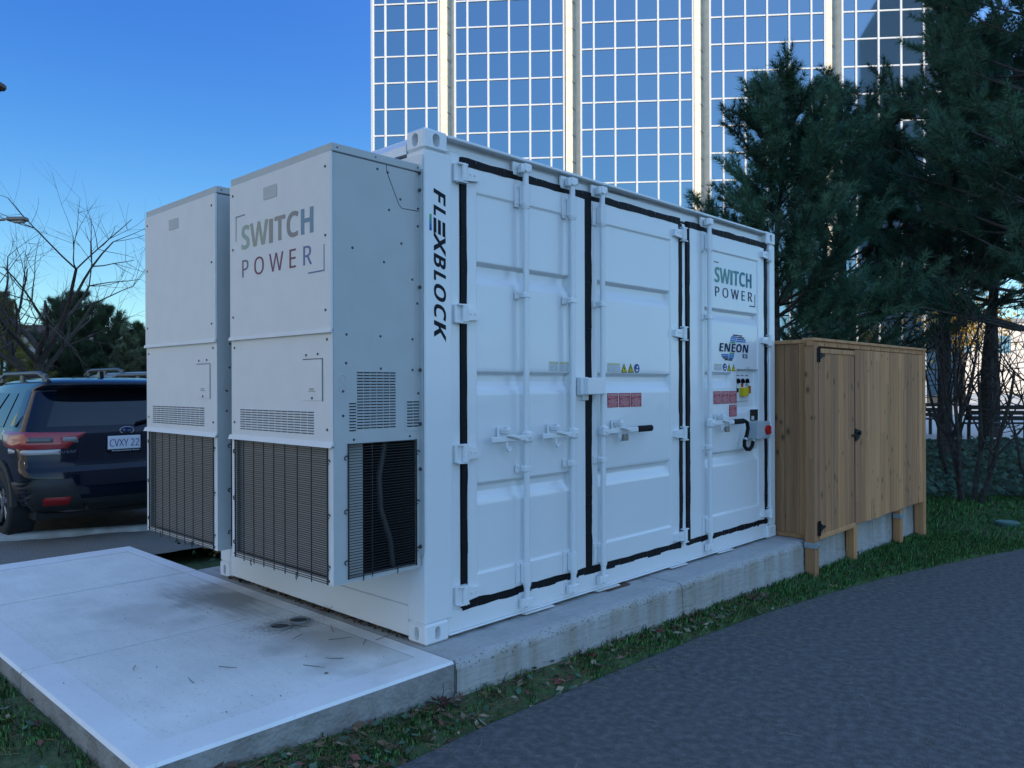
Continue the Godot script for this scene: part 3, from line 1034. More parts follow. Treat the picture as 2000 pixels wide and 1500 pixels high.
func rod_handle(d: Node3D, x: float, x1: float, grip: float) -> void:
	var y := 1.130
	var way := signf(x1 - x)
	var h := MB.new()
	h.bbox(Vector3(x, y, 0.028), Vector3(0.062, 0.070, 0.056), 0.010)
	h.bbox(Vector3((x + x1) / 2, y - 0.004, 0.040), Vector3(absf(x1 - x), 0.034, 0.012), 0.004)
	h.cyl(Vector3(x, y, 0.05), Vector3(x, y, 0.064), 0.012, -1, 10)
	put("handle", h, mats.white, d)
	if grip > 0.0:
		var g := MB.new()
		g.bbox(Vector3(x1 + grip / 2 - 0.01, y - 0.002, 0.040), Vector3(grip, 0.046, 0.030), 0.013)
		put("grip", g, mats.black, d)
	var l := MB.new()
	var lx := x + way * 0.205 if way < 0 else x + 0.165
	l.bbox(Vector3(lx, y + 0.022, -0.010), Vector3(0.052, 0.10, 0.012), 0.004)
	l.bbox(Vector3(lx + 0.006, y + 0.046, 0.030), Vector3(0.036, 0.044, 0.075), 0.010, Basis(Vector3(0, 0, 1), 0.25))
	l.bbox(Vector3(lx + 0.055, y + 0.010, 0.058), Vector3(0.12, 0.020, 0.016), 0.004, Basis(Vector3(0, 0, 1), -0.22))
	l.tube([Vector3(lx + 0.012, y - 0.02, 0.03), Vector3(lx + 0.012, y - 0.055, 0.034), Vector3(lx + 0.024, y - 0.078, 0.034), Vector3(lx + 0.042, y - 0.072, 0.034), Vector3(lx + 0.046, y - 0.052, 0.034)], [0.010, 0.010, 0.010, 0.009, 0.007], 8)
	l.cyl(Vector3(lx, y + 0.066, 0.03), Vector3(lx, y + 0.066, 0.06), 0.015, -1, 10)
	put("handle_catch", l, mats.white, d)

func plate(called: String, parent: Node, x0: float, y0: float, x1: float, y1: float, z: float, m: Material, thick := 0.0012) -> MeshInstance3D:
	var b := MB.new()
	b.span(Vector3(x0, y0, z), Vector3(x1, y1, z + thick))
	return put(called, b, m, parent)

func print_tex(bg: Array, ink: Array, head: Array, sd: int) -> StandardMaterial3D:
	# a printed label: a title band and lines of small print too fine to read
	var r := RandomNumberGenerator.new()
	r.seed = sd
	var img := Image.create(96, 96, false, Image.FORMAT_RGB8)
	img.fill(lin(bg[0], bg[1], bg[2]))
	img.fill_rect(Rect2i(6, 6, 84, 14), lin(head[0], head[1], head[2]))
	for k in 6: img.fill_rect(Rect2i(14 + k * 12, 10, r.randi_range(6, 10), 6), lin(bg[0], bg[1], bg[2]))
	var y := 26
	while y < 88:
		var x := 8
		while x < 84:
			var w := r.randi_range(4, 12)
			if r.randf() < 0.86: img.fill_rect(Rect2i(x, y, mini(w, 88 - x), 4), lin(ink[0], ink[1], ink[2]))
			x += w + 3
		y += 8
		if r.randf() < 0.2: y += 4
	var m := StandardMaterial3D.new()
	m.albedo_texture = ImageTexture.create_from_image(img)
	m.roughness = 0.45
	return m

func sticker(parent: Node, called: String, x0: float, y0: float, x1: float, y1: float, z: float, m: Material) -> void:
	var b := MB.new()
	b.span(Vector3(x0, y0, z), Vector3(x1, y1, z + 0.0012))
	for q in b.v: b.u.append(Vector2((q.x - x0) / (x1 - x0), 1.0 - (q.y - y0) / (y1 - y0)))
	put(called, b, m, parent)

func warning(parent: Node, x: float, y: float, s: float, z: float, bolt: bool) -> void:
	var a := MB.new()
	a.prism(PackedVector2Array([Vector2(-s, -s * 0.9), Vector2(s, -s * 0.9), Vector2(0, s * 0.95)]), Vector3(x, y, z), Vector3.RIGHT, Vector3.UP, 0.0012)
	put("warning_sign", a, letter_mat(Color(0.02, 0.02, 0.015)), parent)
	var k := 0.78
	a = MB.new()
	a.prism(PackedVector2Array([Vector2(-s * k, -s * 0.78), Vector2(s * k, -s * 0.78), Vector2(0, s * 0.72)]), Vector3(x, y, z + 0.0012), Vector3.RIGHT, Vector3.UP, 0.0008)
	put("warning_sign", a, letter_mat(Color(0.62, 0.50, 0.02)), parent)
	a = MB.new()
	if bolt: a.prism(PackedVector2Array([Vector2(0.10, 0.40), Vector2(-0.22, -0.12), Vector2(0.02, -0.10), Vector2(-0.05, -0.55), Vector2(0.24, 0.02), Vector2(0.02, 0.0)]), Vector3(x, y, z + 0.002), Vector3.RIGHT * s, Vector3.UP * s, 0.0006 / (s * s))
	else:
		a.span(Vector3(x - s * 0.10, y - s * 0.25, z + 0.002), Vector3(x + s * 0.10, y + s * 0.38, z + 0.0028))
		a.span(Vector3(x - s * 0.10, y - s * 0.60, z + 0.002), Vector3(x + s * 0.10, y - s * 0.40, z + 0.0028))
	put("pictogram", a, letter_mat(Color(0.02, 0.02, 0.015)), parent)

func manual_sign(parent: Node, x: float, y: float, s: float, z: float) -> void:
	var a := MB.new()
	a.cyl(Vector3(x, y, z), Vector3(x, y, z + 0.0012), s, -1, 24)
	put("mandatory_sign", a, letter_mat(Color(0.02, 0.06, 0.24)), parent)
	a = MB.new()
	a.cyl(Vector3(x + s * 0.12, y + s * 0.30, z + 0.001), Vector3(x + s * 0.12, y + s * 0.30, z + 0.002), s * 0.30, -1, 14)
	a.prism(PackedVector2Array([Vector2(-0.55, -0.1), Vector2(-0.05, -0.32), Vector2(0.5, -0.12), Vector2(0.45, -0.5), Vector2(-0.05, -0.72), Vector2(-0.5, -0.45)]), Vector3(x, y, z + 0.001), Vector3.RIGHT * s, Vector3.UP * s, 0.001 / (s * s))
	put("pictogram", a, letter_mat(Color(0.7, 0.72, 0.74)), parent)

func padlock(at: Vector3, label: String) -> void:
	var o := thing("padlock", label, "padlock", at, 0.0, "padlocks on the rod handles")
	var b := MB.new()
	b.bbox(Vector3(0, -0.028, 0), Vector3(0.058, 0.048, 0.024), 0.005)
	put("body", b, mat(0.25, 0.24, 0.22, 0.35, 0.8), o)
	var s := MB.new()
	var pts := []
	var rad := []
	for k in 11:
		var a := PI * k / 10.0
		pts.append(Vector3(cos(a) * 0.018, 0.022 + sin(a) * 0.018, 0))
		rad.append(0.0045)
	pts.push_front(Vector3(0.018, -0.006, 0)); rad.append(0.0045)
	pts.append(Vector3(-0.018, -0.006, 0)); rad.append(0.0045)
	s.tube(pts, rad, 8)
	put("shackle", s, mats.steel, o)

func make_doors(o: Node3D) -> void:
	var zs := -0.0315                      # just proud of the pressed field
	var red := print_tex([0.36, 0.012, 0.03], [0.62, 0.45, 0.45], [0.55, 0.30, 0.30], 4)
	var note := print_tex([0.60, 0.62, 0.62], [0.30, 0.32, 0.34], [0.55, 0.50, 0.06], 6)
	var sw := [[2.195, 2.06], [1.540, 1.40], [0.872, 0.74]]
	# first leaf
	var d := put("door", door_sheet(0.345, 1.462, 0.42, 1.31, [[2.195, 2.06, 0.424, 1.306], [1.54, 1.40, 0.424, 1.306], [0.872, 0.74, 0.424, 1.306]]), mats.white, o)
	for y in [2.69, 1.87, 1.055, 0.232]: hinge(d, 0.300, y, 1.0)
	for x in [0.812, 1.275]:
		locking_rod(d, x)
		rod_handle(d, x, x - 0.33, 0.0)
	sticker(d, "label", 1.090, 1.545, 1.185, 1.610, zs, note)
	sticker(d, "label", 1.195, 1.545, 1.295, 1.610, zs, note)
	# second leaf
	d = put("door", door_sheet(1.534, 2.676, 1.60, 2.56, [[2.195, 2.06, 1.60, 2.552], [1.54, 1.40, 1.60, 2.552], [0.858, 0.735, 1.60, 2.552]]), mats.white, o)
	for y in [2.665, 1.865, 1.06, 0.236]: hinge(d, 2.715, y, -1.0)
	locking_rod(d, 1.607)
	rod_handle(d, 1.607, 2.01, 0.20)
	sticker(d, "label", 1.735, 1.545, 1.80, 1.612, zs, note)
	sticker(d, "label", 1.808, 1.545, 1.885, 1.612, zs, note)
	warning(d, 1.935, 1.576, 0.036, zs, true)
	warning(d, 2.020, 1.576, 0.036, zs, false)
	manual_sign(d, 2.098, 1.576, 0.034, zs)
	for q in [[1.728, 1.858], [1.872, 2.008], [2.018, 2.155]]: sticker(d, "notice", q[0], 1.290, q[1], 1.393, zs, red)
	# lock box over the meeting tape
	var lb := MB.new()
	lb.bbox(Vector3(1.475, 1.445, 0.030), Vector3(0.20, 0.115, 0.085), 0.006)
	lb.bbox(Vector3(1.395, 1.445, 0.006), Vector3(0.075, 0.125, 0.050), 0.006)
	lb.bbox(Vector3(1.47, 1.392, 0.005), Vector3(0.10, 0.012, 0.05), 0.003)
	lb.bbox(Vector3(1.44, 1.366, -0.012), Vector3(0.06, 0.035, 0.03), 0.003)
	put("lock_box", lb, mats.white, d)
	# third leaf with its logos, controls and isolator
	d = put("door", door_sheet(2.846, 4.178, 3.08, 4.06, [[2.11, 1.985, 3.085, 4.052], [1.56, 1.42, 3.085, 3.56], [0.872, 0.745, 3.085, 4.052]], [[3.66, 4.06, 1.215, 1.587]]), mats.white, o)
	for y in [2.67, 1.865, 1.03, 0.238]: hinge(d, 4.236, y, -1.0)
	locking_rod(d, 3.088)
	rod_handle(d, 3.088, 3.47, 0.20)
	var teal := [Color(0.16, 0.36, 0.30), Color(0.15, 0.34, 0.31), Color(0.13, 0.32, 0.31), Color(0.11, 0.30, 0.31), Color(0.09, 0.26, 0.29), Color(0.07, 0.22, 0.27)]
	letters("SWITCH", d, Vector3(3.262, 2.335, zs), Vector3.RIGHT, Vector3.UP, 0.128, 0.70, teal, true, 0.0, 0.0012, -2.0)
	letters("POWER", d, Vector3(3.262, 2.212, zs), Vector3.RIGHT, Vector3.UP, 0.085, 0.70, [Color(0.05, 0.07, 0.12)], false, 0.0, 0.0012, 22.0)
	for q in [[3.255, 2.505, 3.335, 2.513], [3.90, 2.168, 4.015, 2.177], [4.007, 2.177, 4.015, 2.285]]: plate("bracket_mark", d, q[0], q[1], q[2], q[3], zs, letter_mat(Color(0.05, 0.07, 0.12)))
	# round emblem of slanted bars behind the name
	var navy := Color(0.012, 0.018, 0.06)
	var blue := Color(0.02, 0.10, 0.38)
	var sky := Color(0.03, 0.20, 0.50)
	var green := Color(0.10, 0.32, 0.10)
	var bars := [[3.605, 3.705, 1.886, navy], [3.715, 3.775, 1.884, navy], [3.575, 3.680, 1.869, blue], [3.690, 3.815, 1.867, navy], [3.560, 3.665, 1.852, sky], [3.675, 3.840, 1.850, blue], [3.555, 3.655, 1.835, sky], [3.665, 3.845, 1.833, sky], [3.555, 3.645, 1.819, green],
		[3.545, 3.630, 1.722, green], [3.395, 3.525, 1.709, sky], [3.535, 3.625, 1.707, sky], [3.400, 3.520, 1.694, blue], [3.530, 3.618, 1.692, sky], [3.420, 3.515, 1.679, navy], [3.525, 3.608, 1.677, blue], [3.455, 3.510, 1.665, navy], [3.520, 3.590, 1.663, navy]]
	for q in bars:
		var b := MB.new()
		var y: float = q[2]
		b.prism(PackedVector2Array([Vector2(q[0], y), Vector2(q[1], y), Vector2(q[1] + 0.006, y + 0.0115), Vector2(q[0] + 0.006, y + 0.0115)]), Vector3(-0.02, 0, zs), Vector3.RIGHT, Vector3.UP, 0.0012)
		put("emblem_bar", b, letter_mat(q[3]), d)
	letters("ENEON", d, Vector3(3.325, 1.740, zs + 0.0016), Vector3.RIGHT, Vector3.UP, 0.072, 0.55, [navy], true, 0.2)
	letters("ES", d, Vector3(3.76, 1.690, zs), Vector3.RIGHT, Vector3.UP, 0.036, 0.105, [navy], true, 0.05)
	sticker(d, "label", 3.255, 1.575, 3.39, 1.632, zs, note)
	manual_sign(d, 3.440, 1.605, 0.033, zs)
	warning(d, 3.515, 1.603, 0.035, zs, false)
	warning(d, 3.598, 1.603, 0.035, zs, true)
	for q in [[3.245, 3.365], [3.378, 3.505], [3.515, 3.650]]: sticker(d, "notice", q[0], 1.285, q[1], 1.395, zs, red)
	sticker(d, "notice", 3.515, 1.168, 3.650, 1.272, zs, red)
	sticker(d, "label", 3.83, 1.598, 3.90, 1.612, zs, note)
	var cp := MB.new()
	cp.span(Vector3(3.668, 1.30, -0.068), Vector3(3.92, 1.575, -0.055), 0.003)
	put("control_panel", cp, mat(0.66, 0.67, 0.67, 0.5), d)
	for k in 3:
		var b := MB.new()
		var x := 3.715 + 0.085 * k
		b.cyl(Vector3(x, 1.484, -0.056), Vector3(x, 1.484, -0.040), 0.022, -1, 16)
		b.bbox(Vector3(x, 1.484, -0.034), Vector3(0.010, 0.038, 0.014), 0.003, Basis(Vector3(0, 0, 1), 0.4))
		put("selector_switch", b, mats.black, d)
		plate("label", d, x - 0.026, 1.530, x + 0.026, 1.538, -0.0548, letter_mat(Color(0.1, 0.13, 0.16)))
	plate("label", d, 3.775, 1.430, 3.825, 1.462, -0.0548, letter_mat(Color(0.40, 0.05, 0.05)))
	plate("label", d, 3.86, 1.443, 3.915, 1.452, -0.0548, letter_mat(Color(0.1, 0.13, 0.16)))
	var ys := MB.new()
	ys.bbox(Vector3(3.80, 1.385, -0.035), Vector3(0.10, 0.080, 0.045), 0.006)
	put("switch_housing", ys, letter_mat(Color(0.60, 0.44, 0.02)), d)
	var rk := MB.new()
	rk.cyl(Vector3(3.875, 1.395, -0.056), Vector3(3.875, 1.395, -0.028), 0.034, 0.030, 16)
	rk.bbox(Vector3(3.88, 1.405, -0.024), Vector3(0.03, 0.07, 0.02), 0.004)
	put("rotary_switch", rk, letter_mat(Color(0.42, 0.12, 0.03)), d)
	var kb := MB.new()
	kb.cyl(Vector3(3.69, 1.40, -0.056), Vector3(3.69, 1.40, -0.040), 0.020, -1, 14)
	put("selector_switch", kb, mats.black, d)
	var vp := MB.new()
	vp.span(Vector3(3.905, 1.120, zs), Vector3(4.045, 1.222, zs + 0.010), 0.002)
	put("vent_plate", vp, mat(0.035, 0.033, 0.03, 0.4, 0.5), d)
	plate("label", d, 3.912, 1.128, 3.965, 1.162, zs + 0.0102, letter_mat(Color(0.5, 0.52, 0.52)))
	var ib := MB.new()
	ib.span(Vector3(3.845, 0.955, zs), Vector3(4.100, 1.112, zs + 0.105), 0.006)
	put("isolator_box", ib, mat(0.36, 0.40, 0.42, 0.5), d)
	var ik := MB.new()
	ik.cyl(Vector3(4.03, 1.035, zs + 0.105), Vector3(4.03, 1.035, zs + 0.128), 0.042, -1, 20)
	ik.bbox(Vector3(4.03, 1.035, zs + 0.135), Vector3(0.022, 0.074, 0.020), 0.004)
	put("isolator_knob", ik, letter_mat(Color(0.50, 0.02, 0.015)), d)
	var hs := MB.new()
	var path := [Vector3(3.66, 1.128, 0.042), Vector3(3.70, 1.115, 0.044), Vector3(3.715, 1.06, 0.045), Vector3(3.69, 1.00, 0.045), Vector3(3.655, 0.95, 0.042), Vector3(3.655, 0.905, 0.04), Vector3(3.70, 0.875, 0.038), Vector3(3.775, 0.868, 0.03), Vector3(3.84, 0.895, 0.022), Vector3(3.865, 0.945, 0.02), Vector3(3.868, 0.965, 0.02)]
	var rad := []
	for k in path.size(): rad.append(0.017)
	hs.tube(path, rad, 10)
	put("flexible_conduit", hs, mats.black, d)
	for p in [[Vector3(3.672, 0.972, 0.043), Vector3(3.662, 0.957, 0.043)], [Vector3(3.866, 0.93, 0.02), Vector3(3.868, 0.956, 0.02)]]:
		var cf := MB.new()
		cf.cyl(p[0], p[1], 0.021, -1, 12)
		put("conduit_collar", cf, mats.zinc, d)
	padlock(Vector3(1.815, 1.105, 0.062), "grey padlock hanging from the handle with a straight black grip, second door")
	padlock(Vector3(3.305, 1.100, 0.062), "grey padlock hanging from the rod handle of the third door, under the logos")

# ---------------------------------------------------------------- air conditioners
func guard(parent: Node, o: Vector3, right: Vector3, up: Vector3, w: float, h: float, pitch: float, posts: Array, called := "guard_grille") -> void:
	var n := right.cross(up)
	var g := MB.new()
	var k := int(h / pitch)
	for i in k + 1:
		var y := h * i / k
		g.bbox(o + right * w / 2 + up * (y + nz.get_noise_1d(i * 300.0) * 0.002), Vector3(w, 0.0036, 0.0036), 0.0, Basis(right, up, n))
	for q in posts:
		g.bbox(o + right * w * q + up * (h / 2 - 0.008) - n * 0.004, Vector3(0.0042, h + 0.016, 0.0042), 0.0, Basis(right, up, n))
	for q in [0.0, 1.0]: g.bbox(o + right * w * q + up * h / 2, Vector3(0.006, h + 0.01, 0.006), 0.0, Basis(right, up, n))
	put(called, g, mats.wire, parent)
	# little wire hooks that hold the guard to the cabinet
	var c := MB.new()
	for q in [0.12, 0.5, 0.9]:
		for s in [0.0, 1.0]:
			var p: Vector3 = o + right * (w * s + (0.012 if s > 0 else -0.012)) + up * h * q
			var pts := []
			for a in 7: pts.append(p + (right * cos(TAU * a / 8.0) + up * sin(TAU * a / 8.0)) * 0.011)
			c.tube(pts, [0.003, 0.003, 0.003, 0.003, 0.003, 0.003, 0.003], 5)
	for q in [0.2, 0.7]:
		var p: Vector3 = o + right * w * q
		c.tube([p + up * 0.015 + n * 0.004, p - up * 0.015 + n * 0.006, p - up * 0.026 + n * 0.002], [0.003, 0.003, 0.003], 5)
	put("wire_hook", c, mats.wire, parent).set_meta("kind", "stuff")

func louvres(parent: Node, o: Vector3, right: Vector3, up: Vector3, cols: int, rows: int, w: float, h: float) -> void:
	var n := right.cross(up)
	var cw := w / cols
	var rh := h / rows
	var d := MB.new()
	var lip := MB.new()
	for i in cols:
		for j in rows:
			var p := o + right * (i + 0.5) * cw + up * (j + 0.5) * rh
			d.bbox(p + n * 0.0006, Vector3(cw * 0.86, rh * 0.46, 0.0012), 0.0, Basis(right, up, n))
			lip.bbox(p + n * 0.002 + up * rh * 0.30, Vector3(cw * 0.90, rh * 0.22, 0.005), 0.0, Basis(right, up, n) * Basis(Vector3.RIGHT, 0.5))
	put("vent_slot_shade", d, mats.dark, parent).set_meta("kind", "stuff")  # black bars on the sheet stand in for shade inside the slots
	put("vent_louvre", lip, parent.material_override, parent).set_meta("kind", "stuff")

func make_air_conditioners() -> void:
	# local: x = 0 at the container end, -x towards the viewer's side; z = 0 the face towards the path, -1.06 the other face; y from the cabinet's foot
	var a := thing("air_conditioner", "tall grey wall air conditioner with rainbow lettering, the one nearer the path", "air conditioner", Vector3(-0.002, 0.44, -0.032), 0.0, "air conditioners on the container end")
	var W := 1.06
	var s := MB.new()
	s.span(Vector3(-0.572, 0.715, -0.012), Vector3(-0.004, 2.200, 0))
	s.span(Vector3(-0.572, 0.0, -0.012), Vector3(-0.489, 0.715, 0))
	s.span(Vector3(-0.036, 0.0, -0.012), Vector3(-0.004, 0.715, 0))
	s.span(Vector3(-0.489, 0.0, -0.012), Vector3(-0.036, 0.026, 0))
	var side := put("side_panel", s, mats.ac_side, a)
	s = MB.new()
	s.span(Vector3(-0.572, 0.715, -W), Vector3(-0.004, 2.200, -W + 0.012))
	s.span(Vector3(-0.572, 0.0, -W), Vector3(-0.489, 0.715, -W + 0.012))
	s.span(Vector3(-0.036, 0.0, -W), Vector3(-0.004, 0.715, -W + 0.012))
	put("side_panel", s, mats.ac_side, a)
	s = MB.new()
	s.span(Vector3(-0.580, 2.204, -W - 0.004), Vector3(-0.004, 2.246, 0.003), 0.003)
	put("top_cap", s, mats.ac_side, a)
	s = MB.new()
	s.span(Vector3(-0.572, 0.0, -W + 0.012), Vector3(-0.004, 0.006, -0.012))
	s.span(Vector3(-0.02, 0.01, -W + 0.012), Vector3(-0.012, 0.72, -0.012))
	s.span(Vector3(-0.56, 0.712, -W + 0.012), Vector3(-0.012, 0.718, -0.012))
	put("compressor_bay", s, mats.dark, a)
	s = MB.new()
	s.span(Vector3(-0.545, 0.03, -W + 0.03), Vector3(-0.50, 0.705, -0.035))
	put("coil", s, mats.coil, a)
	s = MB.new()
	s.span(Vector3(-0.49, 0.01, -0.075), Vector3(-0.345, 0.71, -0.070))
	put("coil_end_plate", s, mats.ac_side, a)
	s = MB.new()
	s.tube([Vector3(-0.16, 0.70, -0.12), Vector3(-0.20, 0.52, -0.12), Vector3(-0.20, 0.34, -0.11), Vector3(-0.14, 0.16, -0.10), Vector3(-0.12, 0.0, -0.10)], [0.016, 0.016, 0.016, 0.016, 0.016], 8)
	put("drain_hose", s, mat(0.06, 0.065, 0.07, 0.5), a)
	s = MB.new()
	s.cyl(Vector3(-0.2, 0.01, -0.5), Vector3(-0.2, 0.34, -0.5), 0.13, -1, 16)
	put("compressor", s, mats.black, a)
	# front
	s = MB.new()
	s.span(Vector3(-0.588, 1.296, -W), Vector3(-0.573, 2.202, 0), 0.002)
	s.prism(PackedVector2Array([Vector2(0, 0), Vector2(0.014, 0.0), Vector2(0.014, 0.02), Vector2(0.004, 0.02)]), Vector3(-0.597, 1.284, -W - 0.006), Vector3.RIGHT, Vector3.UP, W + 0.012)
	var up := put("upper_panel", s, mats.ac, a)
	s = MB.new()
	s.span(Vector3(-0.5885, 2.058, -0.665), Vector3(-0.585, 2.128, -0.515))
	s.span(Vector3(-0.5905, 2.062, -0.53), Vector3(-0.588, 2.115, -0.518))
	s.span(Vector3(-0.5905, 2.058, -0.655), Vector3(-0.588, 2.064, -0.518))
	put("latch", s, mats.ac_side, up)
	s = MB.new()
	s.span(Vector3(-0.580, 0.722, -W), Vector3(-0.573, 1.290, 0), 0.002)
	s.prism(PackedVector2Array([Vector2(0, 0), Vector2(0.020, 0.012), Vector2(0.020, 0.026), Vector2(0.012, 0.026)]), Vector3(-0.600, 0.700, -W - 0.010), Vector3.RIGHT, Vector3.UP, W + 0.022)
	var lo := put("lower_panel", s, mats.ac, a)
	louvres(lo, Vector3(-0.5802, 0.758, -0.955), Vector3(0, 0, 1), Vector3.UP, 12, 9, 0.79, 0.125)
	s = MB.new()
	s.span(Vector3(-0.5835, 0.938, -0.270), Vector3(-0.580, 1.150, -0.092), 0.001)
	var ad := put("access_door", s, mats.ac, lo)
	s = MB.new()
	s.span(Vector3(-0.5815, 0.933, -0.088), Vector3(-0.5802, 1.156, -0.082))
	s.span(Vector3(-0.5815, 1.151, -0.272), Vector3(-0.5802, 1.156, -0.088))
	s.span(Vector3(-0.5845, 0.985, -0.215), Vector3(-0.5832, 0.988, -0.150))
	s.span(Vector3(-0.5845, 0.995, -0.205), Vector3(-0.5832, 1.000, -0.165))
	put("door_gap", s, mats.screw, lo)
	s = MB.new()
	s.span(Vector3(-0.578, 0.0, -0.048), Vector3(-0.573, 0.70, 0), 0.001)
	s.span(Vector3(-0.578, 0.0, -W), Vector3(-0.573, 0.70, -W + 0.05), 0.001)
	s.span(Vector3(-0.576, 0.0, -W + 0.05), Vector3(-0.571, 0.030, -0.048))
	put("front_frame", s, mats.ac, a)
	guard(a, Vector3(-0.582, 0.006, -W + 0.045), Vector3(0, 0, 1), Vector3.UP, W - 0.088, 0.690, 0.0112, [0.10, 0.22, 0.335, 0.45, 0.57, 0.70, 0.84])
	guard(a, Vector3(-0.487, 0.024, 0.004), Vector3(1, 0, 0), Vector3.UP, 0.448, 0.688, 0.0145, [0.34])
	# side vents
	louvres(side, Vector3(-0.432, 0.785, 0.0002), Vector3(1, 0, 0), Vector3.UP, 6, 20, 0.255, 0.305)
	louvres(side, Vector3(-0.481, 0.775, 0.0002), Vector3(1, 0, 0), Vector3.UP, 1, 10, 0.046, 0.155)
	s = MB.new()
	s.span(Vector3(-0.115, 0.765, 0.0), Vector3(-0.006, 0.955, 0.002), 0.0005)
	put("vent_cover", s, mats.ac_side, side)
	louvres(side, Vector3(-0.104, 0.782, 0.0022), Vector3(1, 0, 0), Vector3.UP, 2, 9, 0.090, 0.150)
	# seams, hoist-plate outline and knockouts
	s = MB.new()
	s.span(Vector3(-0.572, 2.198, 0.0), Vector3(-0.004, 2.203, 0.0012))
	for q in [[Vector3(-0.236, 2.20, 0), Vector3(-0.235, 2.165, 0)], [Vector3(-0.235, 2.165, 0), Vector3(-0.152, 2.000, 0)], [Vector3(-0.152, 2.000, 0), Vector3(-0.130, 1.982, 0)], [Vector3(-0.130, 1.982, 0), Vector3(-0.008, 1.985, 0)]]:
		s.cyl(q[0], q[1], 0.0022, -1, 5)
	put("seam", s, mats.screw, side)
	for y in [1.05, 1.00]:
		s = MB.new()
		var pts := []
		var rad := []
		for k in 17:
			pts.append(Vector3(-0.520 + cos(TAU * k / 16) * 0.020, y + sin(TAU * k / 16) * 0.020, 0.0))
			rad.append(0.0016)
		s.tube(pts, rad, 5)
		put("knockout", s, mats.ac_side, side)
	s = MB.new()
	for q in [[-0.548, 2.225], [-0.308, 2.225], [-0.02, 2.225], [-0.295, 2.165], [-0.226, 2.16], [-0.141, 2.03], [-0.018, 1.998], [-0.218, 1.96], [-0.455, 1.727], [-0.135, 1.79], [-0.253, 1.675], [-0.06, 1.60], [-0.493, 1.277], [-0.278, 1.277], [-0.06, 1.27], [-0.496, 1.13], [-0.276, 1.105], [-0.06, 1.10], [-0.515, 0.985], [-0.515, 0.86], [-0.45, 0.735], [-0.08, 0.735], [-0.02, 0.97], [-0.025, 1.47], [-0.02, 1.9]]:
		s.cyl(Vector3(q[0], q[1], 0.0), Vector3(q[0], q[1], 0.004), 0.0075, 0.005, 8)
	for q in [[-0.045, 2.13, 0.589], [-0.045, 1.78, 0.589], [-0.045, 1.40, 0.589], [-1.02, 2.14, 0.589], [-1.02, 1.82, 0.589], [-1.02, 1.42, 0.589], [-0.045, 1.25, 0.581], [-0.045, 0.79, 0.581], [-1.02, 1.24, 0.581], [-1.02, 0.80, 0.581], [-0.24, 1.175, 0.581], [-0.13, 1.178, 0.581], [-0.035, 0.02, 0.578], [-1.03, 0.02, 0.578], [-0.18, 0.95, 0.584]]:
		s.cyl(Vector3(-q[2], q[1], q[0]), Vector3(-q[2] - 0.004, q[1], q[0]), 0.0075, 0.005, 8)
	put("screw_heads", s, mats.screw, a).set_meta("kind", "stuff")
	# mounting flange against the container
	s = MB.new()
	s.prism(PackedVector2Array([Vector2(0, 0.05), Vector2(0.029, 0.085), Vector2(0.029, 2.215), Vector2(0, 2.215)]), Vector3(-0.010, 0, 0.0), Vector3(0, 0, 1), Vector3.UP, 0.004)
	var fl := put("mounting_flange", s, mats.ac_side, a)
	for y in [2.195, 2.10, 1.56, 1.10, 0.80, 0.55, 0.12]:
		s = MB.new()
		s.cyl(Vector3(-0.014, y, 0.014), Vector3(-0.022, y, 0.014), 0.011, 0.009, 6)
		put("bolt", s, mats.screw, fl)
	s = MB.new()
	s.span(Vector3(-0.012, 2.215, -W + 0.02), Vector3(-0.006, 2.30, 0.029))
	put("top_flange", s, mats.ac, a)
	# the second unit is a copy without lettering
	var b: Node3D = a.duplicate()
	b.name = "air_conditioner_001"
	add_child(b)
	b.position = Vector3(-0.002, 0.44, -1.282)
	b.set_meta("label", "tall grey wall air conditioner without lettering, the one nearer the parked car")
	# lettering of the first unit
	var x := -0.5885
	var z := Vector3(0, 0, 1)
	letters("SWITCH", up, Vector3(x, 1.808, -0.925), z, Vector3.UP, 0.134, 0.79, [Color(0.36, 0.42, 0.36), Color(0.39, 0.37, 0.29), Color(0.36, 0.31, 0.27), Color(0.36, 0.31, 0.28), Color(0.31, 0.28, 0.26), Color(0.22, 0.30, 0.38)], true, 0.0, 0.001, -2.0)
	letters("POWER", up, Vector3(x, 1.645, -0.925), z, Vector3.UP, 0.100, 0.76, [Color(0.20, 0.16, 0.22), Color(0.25, 0.08, 0.12), Color(0.24, 0.10, 0.15), Color(0.23, 0.09, 0.11), Color(0.16, 0.19, 0.34)], false, 0.0, 0.001, 26.0)
	for q in [[-0.985, 1.865, -0.979, 2.012, 0], [-0.985, 2.006, -0.875, 2.012, 0], [-0.060, 1.605, -0.054, 1.735, 1], [-0.205, 1.599, -0.054, 1.606, 1]]:
		s = MB.new()
		s.span(Vector3(x - 0.001, q[1], q[0]), Vector3(x, q[3], q[2]))
		put("bracket_mark", s, letter_mat(Color(0.22, 0.21, 0.24) if q[4] == 0 else Color(0.14, 0.20, 0.36)), up)

# ---------------------------------------------------------------- cedar enclosure
func board(called: String, parent: Node, a: Vector3, b: Vector3, bev := 0.003, k := -1) -> MeshInstance3D:
	var m := MB.new()
	var q := k if k >= 0 else rng.randi() % 5
	m.span(a, b, bev)
	m.shift = Vector2(rng.randf() * 7.0, rng.randf() * 7.0)
	return put(called, m, mats["wood%d" % q], parent)

